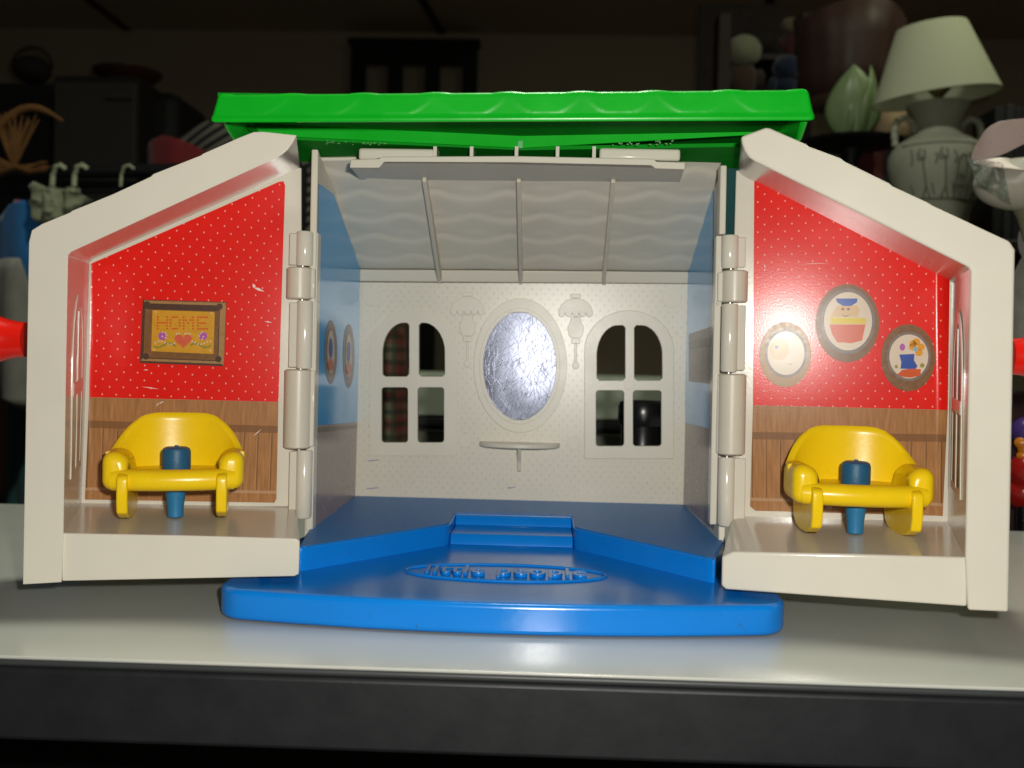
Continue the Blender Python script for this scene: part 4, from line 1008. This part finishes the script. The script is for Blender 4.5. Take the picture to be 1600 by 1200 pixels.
# dark framed headboard on the wall
d = DW-.06; a = at(550, 62, d); b = at(745, 150, d)
hb = thing('slatted_headboard', 'black wooden headboard with three openings standing against the wall', 'headboard', ((a.x+b.x)/2, a.y, -.75))
W2 = (b.x-a.x)/2; ht = a.z+.75
hm = mat('black_wood', (0.012, 0.014, 0.013), 0.5)
MB().box((0, 0, ht-.012), (W2+.012, .035, .012)).build('top_cap', hm, hb, bevel=.004)
MB().box((0, 0, ht-.062), (W2, .02, .04)).build('top_rail', hm, hb)
for i in range(4):
    hw_ = .03
    MB().box((-W2+hw_+i*(2*W2-2*hw_)/3, 0, (ht-.1)/2), (hw_, .018, (ht-.1)/2)).build('upright', hm, hb)
MB().box((0, .0, .5), (W2, .017, .05)).build('lower_rail', hm, hb)
# --- right-hand shelf with plush toys
shm = mat('dark_brown_shelf', (0.022, 0.010, 0.006), 0.6, var=.3, vscale=20)
d = 2.2; a = at(1118, 40, d); b = at(1262, 232, d)
shl = thing('toy_shelf', 'dark brown open shelf full of soft toys behind the roof', 'shelf', (0, 0, 0))
for px in (1128, 1256): 
    q = at(px, 90, d); q2 = at(px, 26, d)
    MB().box((q.x, q.y, (q2.z-.75)/2), (.014, .03, (q2.z+.75)/2)).build('side_board', shm, shl, bevel=.003)
zsh = at(1190, 150, d).z
MB().box(((a.x+b.x)/2, a.y+.1, zsh-.008), ((b.x-a.x)/2, .13, .008)).build('shelf_board', shm, shl)
zs2 = at(1190, 84, d+.13).z
MB().box((at(1225, 90, d).x, a.y+.18, zs2-.006), (.045, .05, .006)).build('shelf_board', shm, shl)
MB().box(((a.x+b.x)/2, a.y+.24, 0.1), ((b.x-a.x)/2, .006, .85)).build('back_board', mat('shelf_back', (0.02, 0.012, 0.010), .8), shl)
plm = lambda n, c_: mat(n, c_, 1.0, var=.35, vscale=120, bump=.6, bscale=250, sheen=.4)
PG = 'soft toys on the dark shelf'
def plush(name, label, px, py, r, cb_, ch_, z0, dd):
    q = at(px, py, dd); t = thing(name, label, 'soft toy', (q.x, q.y, z0), PG)
    bodyh = max(.02, q.z-z0-r*.7)
    MB().ball((0, 0, bodyh/2+.002), 1, 20, 12, r*.85, r*.75, bodyh/2+r*.15).build('body', cb_, t)
    MB().ball((0, -r*.2, q.z-z0), r, 24, 14, 1, .95, .92).build('head', ch_, t)
    for sx in (-1, 1):
        MB().ball((sx*r*.95, -r*.25, bodyh*.55), r*.32, 14, 10, .9, 1, 1.7).build('arm', cb_, t)
    return t
pale = plm('pale_plush', (0.24, 0.24, 0.15)); tan_ = plm('brown_plush', (0.05, 0.028, 0.014)); navy = plm('navy_plush', (0.006, 0.014, 0.045)); redp = plm('dark_red_plush', (0.06, 0.008, 0.008)); beige = plm('beige_plush', (0.17, 0.13, 0.085))
plush('pale_headed_toy', 'soft toy with a large round pale head at the left of the shelf', 1161, 82, .038, tan_, pale, zsh, d+.02)
t_ = plush('dark_blue_toy', 'plain dark blue soft toy sitting low at the right of the shelf', 1228, 108, .030, navy, navy, zsh, d-.02)
plush('red_white_toy', 'soft toy with a pale head and red coat on the upper board', 1234, 42, .021, redp, beige, zs2, d+.16)
# brown draped shade lamp
q = at(1326, 80, 1.95); k = scl(1.95)
lt = thing('brown_lamp', 'big dull brown pleated lampshade behind the ceramic lotus', 'lamp', (q.x, q.y, -.75))
prf = [(82, 30), (78, 75), (74, 120), (72, 160)]
v = []; f = []; n_ = 96
for (r, py) in prf:
    for j in range(n_):
        aa = 2*pi*j/n_; rr = r*k*(1+.006*sin(aa*16)+.03*sin(aa*5+py*.03))
        v.append((rr*cos(aa), rr*sin(aa), at(1326, py, 1.95).z+.75+(.010*sin(aa*3) if py == 30 else 0)))
for i in range(len(prf)-1):
    for j in range(n_): f.append((i*n_+j, i*n_+(j+1) % n_, (i+1)*n_+(j+1) % n_, (i+1)*n_+j))
mobj('lamp_shade', v, f, mat('dull_brown_satin', (0.065, 0.033, 0.025), .5, var=.25, vscale=12), lt, solid=.002, angle=80)
MB().lathe([(.07, 0), (.07, .01), (.012, .03), (.010, at(1326, 130, 1.95).z+.75)], (0, 0, 0), 24).build('stem', shm, lt)
# dark side table that carries lotus, lamp and package
zt_ = at(1440, 392, 1.5).z
sd = thing('side_table', 'dark side table carrying the urn lamp and other ornaments', 'table', (at(1480, 400, 1.5).x, at(1480, 400, 1.5).y, -.75))
MB().box((.02, .05, zt_+.75-.01), (.26, .20, .01)).build('tabletop', shm, sd, bevel=.003)
for sx in (-.22, .26):
    for sy in (-.13, .23): MB().box((sx, sy, (zt_+.73)/2), (.014, .014, (zt_+.73)/2)).build('leg', shm, sd)
# little dark pedestal with the lotus
d = 1.6; k = scl(d); q = at(1330, 222, d)
pd = thing('cake_stand', 'black pedestal dish under the ceramic lotus', 'pedestal dish', (q.x, q.y, zt_))
hp = q.z-zt_
MB().lathe([(.045, 0), (.045, .006), (.012, .02), (.010, hp*.8), (.02, hp-.012)], (0, 0, 0), 28).build('foot', M['apron'], pd, angle=40)
MB().lathe([(.02, hp-.012), (.075, hp-.004), (.078, hp), (.07, hp-.001), (.001, hp-.003)], (0, 0, 0), 40).build('dish', M['apron'], pd, angle=40)
cer = mat('sage_ceramic', (0.22, 0.30, 0.135), .35, var=.18, vscale=30)
lo_ = thing('ceramic_lotus', 'sage green ceramic bud of overlapping leaves on a black dish', 'ornament', (q.x, q.y, q.z+.0005))
def leaf(nm, az, lean, H, Wd, r0_):
    v = []; f = []; nu, nv = 14, 16
    for j in range(nv+1):
        t = j/nv; wv_ = Wd*(sin(pi*min(1, t*1.02)**.75)**.8)*(1 if t < .97 else .6)
        for i in range(nu+1):
            u = -1+2*i/nu
            vein = .0016*abs(sin(u*6))*(1-t*.5)
            out_ = r0_+lean*sin(t*pi*.62)-.35*wv_*u*u+vein-.018*t*t
            x = wv_*u*(1-.10*u*u); z = H*t
            v.append((out_*sin(az)+x*cos(az), -out_*cos(az)+x*sin(az), z))
    for j in range(nv):
        for i in range(nu): f.append((j*(nu+1)+i, j*(nu+1)+i+1, (j+1)*(nu+1)+i+1, (j+1)*(nu+1)+i))
    mobj(nm, v, f, cer, lo_, solid=.0025, angle=70)
leaf('leaf', -.22, .026, .114, .046, .014); leaf('leaf', 1.15, .026, .116, .040, .018); leaf('leaf', -1.5, .018, .095, .036, .012); leaf('leaf', 2.4, .016, .10, .034, .012); leaf('leaf', -2.6, .016, .10, .034, .012)
# small tan shade behind the urn
q = at(1395, 192, 1.75)
sl = thing('small_tan_lamp', 'small tan cone lampshade half hidden behind the urn handle', 'lamp', (q.x, q.y, zt_))
MB().lathe([(.034, q.z-zt_-.028), (.016, q.z-zt_+.032)], (0, 0, 0), 32, cap=False).build('lamp_shade', mat('tan_shade', (.38, .27, .15), .8), sl, solid=.0015)
MB().lathe([(.03, 0), (.03, .008), (.006, .02), (.005, q.z-zt_)], (0, 0, 0), 20).build('stem', shm, sl)
# urn lamp
d = 1.5; k = scl(d); q = at(1462, 300, d)
ul = thing('urn_lamp', 'pale urn table lamp with a cream shade and carved figures', 'lamp', (q.x, q.y, zt_))
stone = mat('carved_cream_ceramic', (0.42, 0.42, 0.32), .6, var=.15, vscale=50, bump=.25, bscale=140)
Z = lambda py: at(1462, py, d).z-zt_
prof = [(34, 391), (38, 385), (36, 372), (44, 345), (58, 312), (68, 280), (71.5, 258), (70, 245), (63, 230), (50, 221), (37, 213), (33.5, 203), (34.5, 190), (39, 178), (45, 169), (46, 165), (43, 163.5), (34, 168), (10, 172)]
MB().lathe([(r*k, Z(py)) for r, py in prof], (0, 0, 0), 56).build('urn', stone, ul, angle=50)
def srf(ang, py):
    for (ra, ya), (rb, yb_) in zip(prof, prof[1:]):
        if yb_ <= py <= ya:
            r = (ra+(rb-ra)*(py-ya)/(yb_-ya))*k; break
    return Vector((r*sin(ang), -r*cos(ang), Z(py)))
for sx in (-1, 1):
    pts = []; rad = []
    for i in range(40):
        t = i/39; aa = pi*1.12*t
        pts.append(Vector((sx*(47+15-20*cos(aa) if False else 50+12*cos(pi*(1-t)*1.0)-0)*k, 0, 0)))
    ctrl = [(34, 208), (38, 192), (50, 184), (62, 190), (66, 208), (63, 232)]
    pts = []
    for i in range(len(ctrl)-1):
        for s_ in range(8):
            t = s_/8; x = ctrl[i][0]*(1-t)+ctrl[i+1][0]*t; y = ctrl[i][1]*(1-t)+ctrl[i+1][1]*t
            pts.append(Vector((sx*x*k, 0, Z(y))))
    rad = [(.0052 if (i//2) % 2 else .0042) for i in range(len(pts))]
    MB().tube(pts, rad, 12).build('handle', stone, ul, angle=80)
mb = MB(); strokes = []
fig = lambda ox, s_: [[(ox-.10*s_, 262), (ox-.02, 258), (ox, 270), (ox+.04, 300), (ox-.06, 318)], [(ox, 246), (ox+.03, 252), (ox+.02, 262)], [(ox+.04, 300), (ox+.12, 318)], [(ox-.14*s_, 250), (ox-.10*s_, 262)], [(ox-.09, 244), (ox-.08, 254), (ox-.02, 258)]]
for ox, s_ in ((-.62, 1), (-.18, 1), (.62, -1)): strokes += fig(ox, s_)
strokes += [[(.18+.11*cos(t), 272+17*sin(t)) for t in [pi+pi*i/8 for i in range(9)]], [(.08, 273), (.09, 316)], [(.28, 273), (.27, 316)], [(.06, 300), (.30, 300)], [(.18, 280), (.18, 312)], [(.13, 286), (.23, 286)], [(.42, 240), (.40, 318)], [(.85, 248), (.80, 312)]]
strokes += [[(a_, 296), (a_+.05, 312)] for a_ in (-.95, -.45, .02, .35, .5, .78)]+[[(a_, 250+6*sin(9*a_)), (a_+.06, 258), (a_+.02, 268)] for a_ in (-.9, -.4, -.02, .3, .52, .95)]
strokes += [[(-1.2+2.4*i/16, 318) for i in range(17)], [(-1.2+2.4*i/16, 236) for i in range(17)]]
for s_ in strokes:
    pts = []
    for (a0, y0), (a1, y1) in zip(s_, s_[1:]):
        for i in range(4): pts.append(srf(a0+(a1-a0)*i/4, y0+(y1-y0)*i/4))
    pts.append(srf(*s_[-1])); mb.tube(pts, .0013, 6)
mb.build('carved_relief', mat('painted_relief_shade', (0.17, 0.175, 0.13), .7, var=.3, vscale=200), ul)  # strokes coloured dark to stand in for shade in the carving
shade = mat('cream_shade_cloth', (0.60, 0.62, 0.42), .85, var=.05, vscale=15, bump=.2, bscale=700)
tilt = Matrix.Rotation(radians(-7), 3, 'Y') @ Matrix.Rotation(radians(3), 3, 'X')
n_ = 72; v = []; f = []
for r, py in ((96, 150), (95.5, 148), (53, 34), (52, 33)):
    for j in range(n_):
        aa = 2*pi*j/n_; v.append(tilt @ Vector((r*k*.955*cos(aa), r*k*.955*sin(aa), (Z(py)-Z(90))*.95))+Vector((-.009, 0, Z(97))))
for i in range(3):
    for j in range(n_): f.append((i*n_+j, i*n_+(j+1) % n_, (i+1)*n_+(j+1) % n_, (i+1)*n_+j))
mobj('lamp_shade', v, f, shade, ul, solid=.0016, angle=60)
MB().lathe([(.012, Z(172)), (.006, Z(168)), (.006, Z(152)), (.016, Z(140)), (.018, Z(128)), (.010, Z(120))], (0, 0, 0), 24).build('socket', mat('brass_socket', (.30, .24, .10), .35, metal=.8), ul, angle=40)
# dark book spines behind
for i, (px, w_, col) in enumerate(((1358, 7, (.10, .015, .015)), (1372, 6, (.02, .02, .025)), (1384, 6, (.07, .05, .03)), (1540, 7, (.02, .02, .02)), (1556, 6, (.03, .03, .028)), (1570, 6, (.016, .016, .02)))):
    q = at(px, 300, 1.86); top_ = at(px, 234+(i*7) % 12 if i < 3 else 172+(i*5) % 9, 1.86).z
    o = MB().box((0, 0, (top_-zt_)/2), (w_*scl(1.86), .05, (top_-zt_)/2)).build('book', mat('book_cloth', col, .6), loc=(q.x, q.y, zt_+.0004), bevel=.0015)
    setp(o, ['red book spine at left behind the urn', 'black book between the red and brown books', 'brown book nearest the urn on its left', 'black book just right of the urn', 'grey book in the middle right of the urn', 'dark book nearest the pink ribbon'][i], 'book', 'books behind the urn lamp')
# pink ribbon and wrapped package at right
satin = mat('pink_satin', (0.62, 0.46, 0.42), .28, var=.06, vscale=90, bump=.15, bscale=900, sheen=.4)
def strip(nm, A, B, mt_, par, dA, dB_, th=.0008, c=None):
    v = []; f = []; n_ = len(A)
    for (x, y), e in zip(A, dA): v.append(at(x, y, e*KD)-c)
    for (x, y), e in zip(B, dB_): v.append(at(x, y, e*KD)-c)
    for i in range(n_-1): f.append((i, i+1, n_+i+1, n_+i))
    o = mobj(nm, v, f, mt_, par, solid=th, angle=80); s_ = o.modifiers.new('sub', 'SUBSURF'); s_.levels = s_.render_levels = 3
    return o
KD = .64
c = at(1600, 300, KD); c.z = at(1600, 330, KD).z
pk = thing('gift_package', 'pale package with pink satin ribbon and crinkled clear wrap at the right edge', 'package', c)
strip('ribbon_loop', [(1517, 245), (1531, 212), (1547, 190), (1580, 184), (1625, 182), (1660, 190)], [(1516, 252), (1535, 251), (1563, 247), (1590, 232), (1625, 214), (1660, 212)], satin, pk, [1.0, .985, .97, .965, .96, .97], [1.0, .99, .985, .98, .975, .98], c=c)
strip('ribbon_tail', [(1516, 252), (1540, 249), (1565, 243), (1590, 250), (1625, 258), (1660, 256)], [(1522, 257), (1545, 260), (1572, 264), (1595, 265), (1625, 268), (1660, 272)], satin, pk, [1.0, 1.0, 1.01, 1.02, 1.03, 1.03], [.995, .99, .985, .985, .985, .985], c=c)
bc = at(1598, 288, 1.02*KD)-c
MB().ball(bc, .036*KD, 28, 18, 1.30, 1, .72).build('wrapped_body', mat('pale_beige_wrap', (.52, .48, .40), .4, var=.1, vscale=40), pk)
MB().lathe([(.004, 0), (.008, .014), (.018, .034)], bc+Vector((.006, 0, -.036)), 24).build('wrapped_neck', mat('olive_beige_wrap', (.22, .20, .13), .5), pk)
cel = mat('clear_cellophane', (0.80, 0.92, 0.86), .06, trans=.9, ior=1.25, alpha=.55)
v = []; f = []; n1, n2 = 16, 12
for j in range(n2+1):
    for i in range(n1+1):
        s_, t = i/n1, j/n2
        x = 1511+55*s_+14*t*s_; y = 246+(44+22*s_)*t+8*s_
        e = .985+.010*random.uniform(-1, 1)+.012*sin(9*s_+4*t)
        v.append(at(x-6*t*(1-s_)*(-3), y, e*KD)-c)
for j in range(n2):
    for i in range(n1): f.append((j*(n1+1)+i, j*(n1+1)+i+1, (j+1)*(n1+1)+i+1, (j+1)*(n1+1)+i))
mobj('clear_wrap', v, f, cel, pk, smooth=False, solid=.0004)
# grey plush leaning against the right edge
gp = plm('grey_plush', (0.33, 0.31, 0.27))
q = at(1640, 470, .66)
g = thing('grey_soft_toy', 'grey fuzzy soft toy at the right edge behind the right room', 'soft toy', (q.x, q.y, at(1640, 612, .66).z))
MB().ball((0, 0, .050), .0285, 28, 20, .9, .8, 1.75).build('body', gp, g); MB().ball((.002, 0, .098), .022, 24, 16, 1, .9, 1.0).build('head', gp, g)
zb_ = g.location.z+.75
o = MB().box((0, 0, zb_/2), (.045, .022, zb_/2-.0003)).build('maroon_box', mat('dark_maroon_card', (.035, .008, .010), .6), loc=(q.x+.006, q.y+.012, -.75), bevel=.002)
setp(o, 'dark maroon box under the grey soft toy at the right edge', 'box')
q = at(1606, 690, .615)
br = thing('bright_toy_pile', 'orange, red and purple plastic toy flower low at the right edge', 'toy', (q.x, q.y, .0005), None)
OR = mat('orange_gloss', (.55, .17, .01), .25); RD = mat('deep_red_gloss', (.30, .01, .008), .2); PU = mat('purple_gloss', (.06, .03, .16), .3)
zq = lambda py: at(1606, py, .615).z
MB().ball((0, 0, zq(738)), .011, 20, 14).build('red_ball', RD, br)
MB().ball((.002, .004, zq(770)), .013, 20, 14, 1.1, 1, .9).build('red_base', RD, br)
for a_ in (-.5, 0.2, 0.9): MB().ball((.006*cos(a_)-.002, -.002, zq(705)+.006*sin(a_)), .009, 18, 12, 1.2, .5, .6).build('orange_petal', OR, br)
MB().ball((0, .002, zq(676)), .009, 18, 12).build('purple_cap', PU, br)
MB().lathe([(.02, 0), (.02, .004), (.006, .008), (.005, zq(770)+.75)], (0, 0, -.7505), 20).build('stem', blk, br)
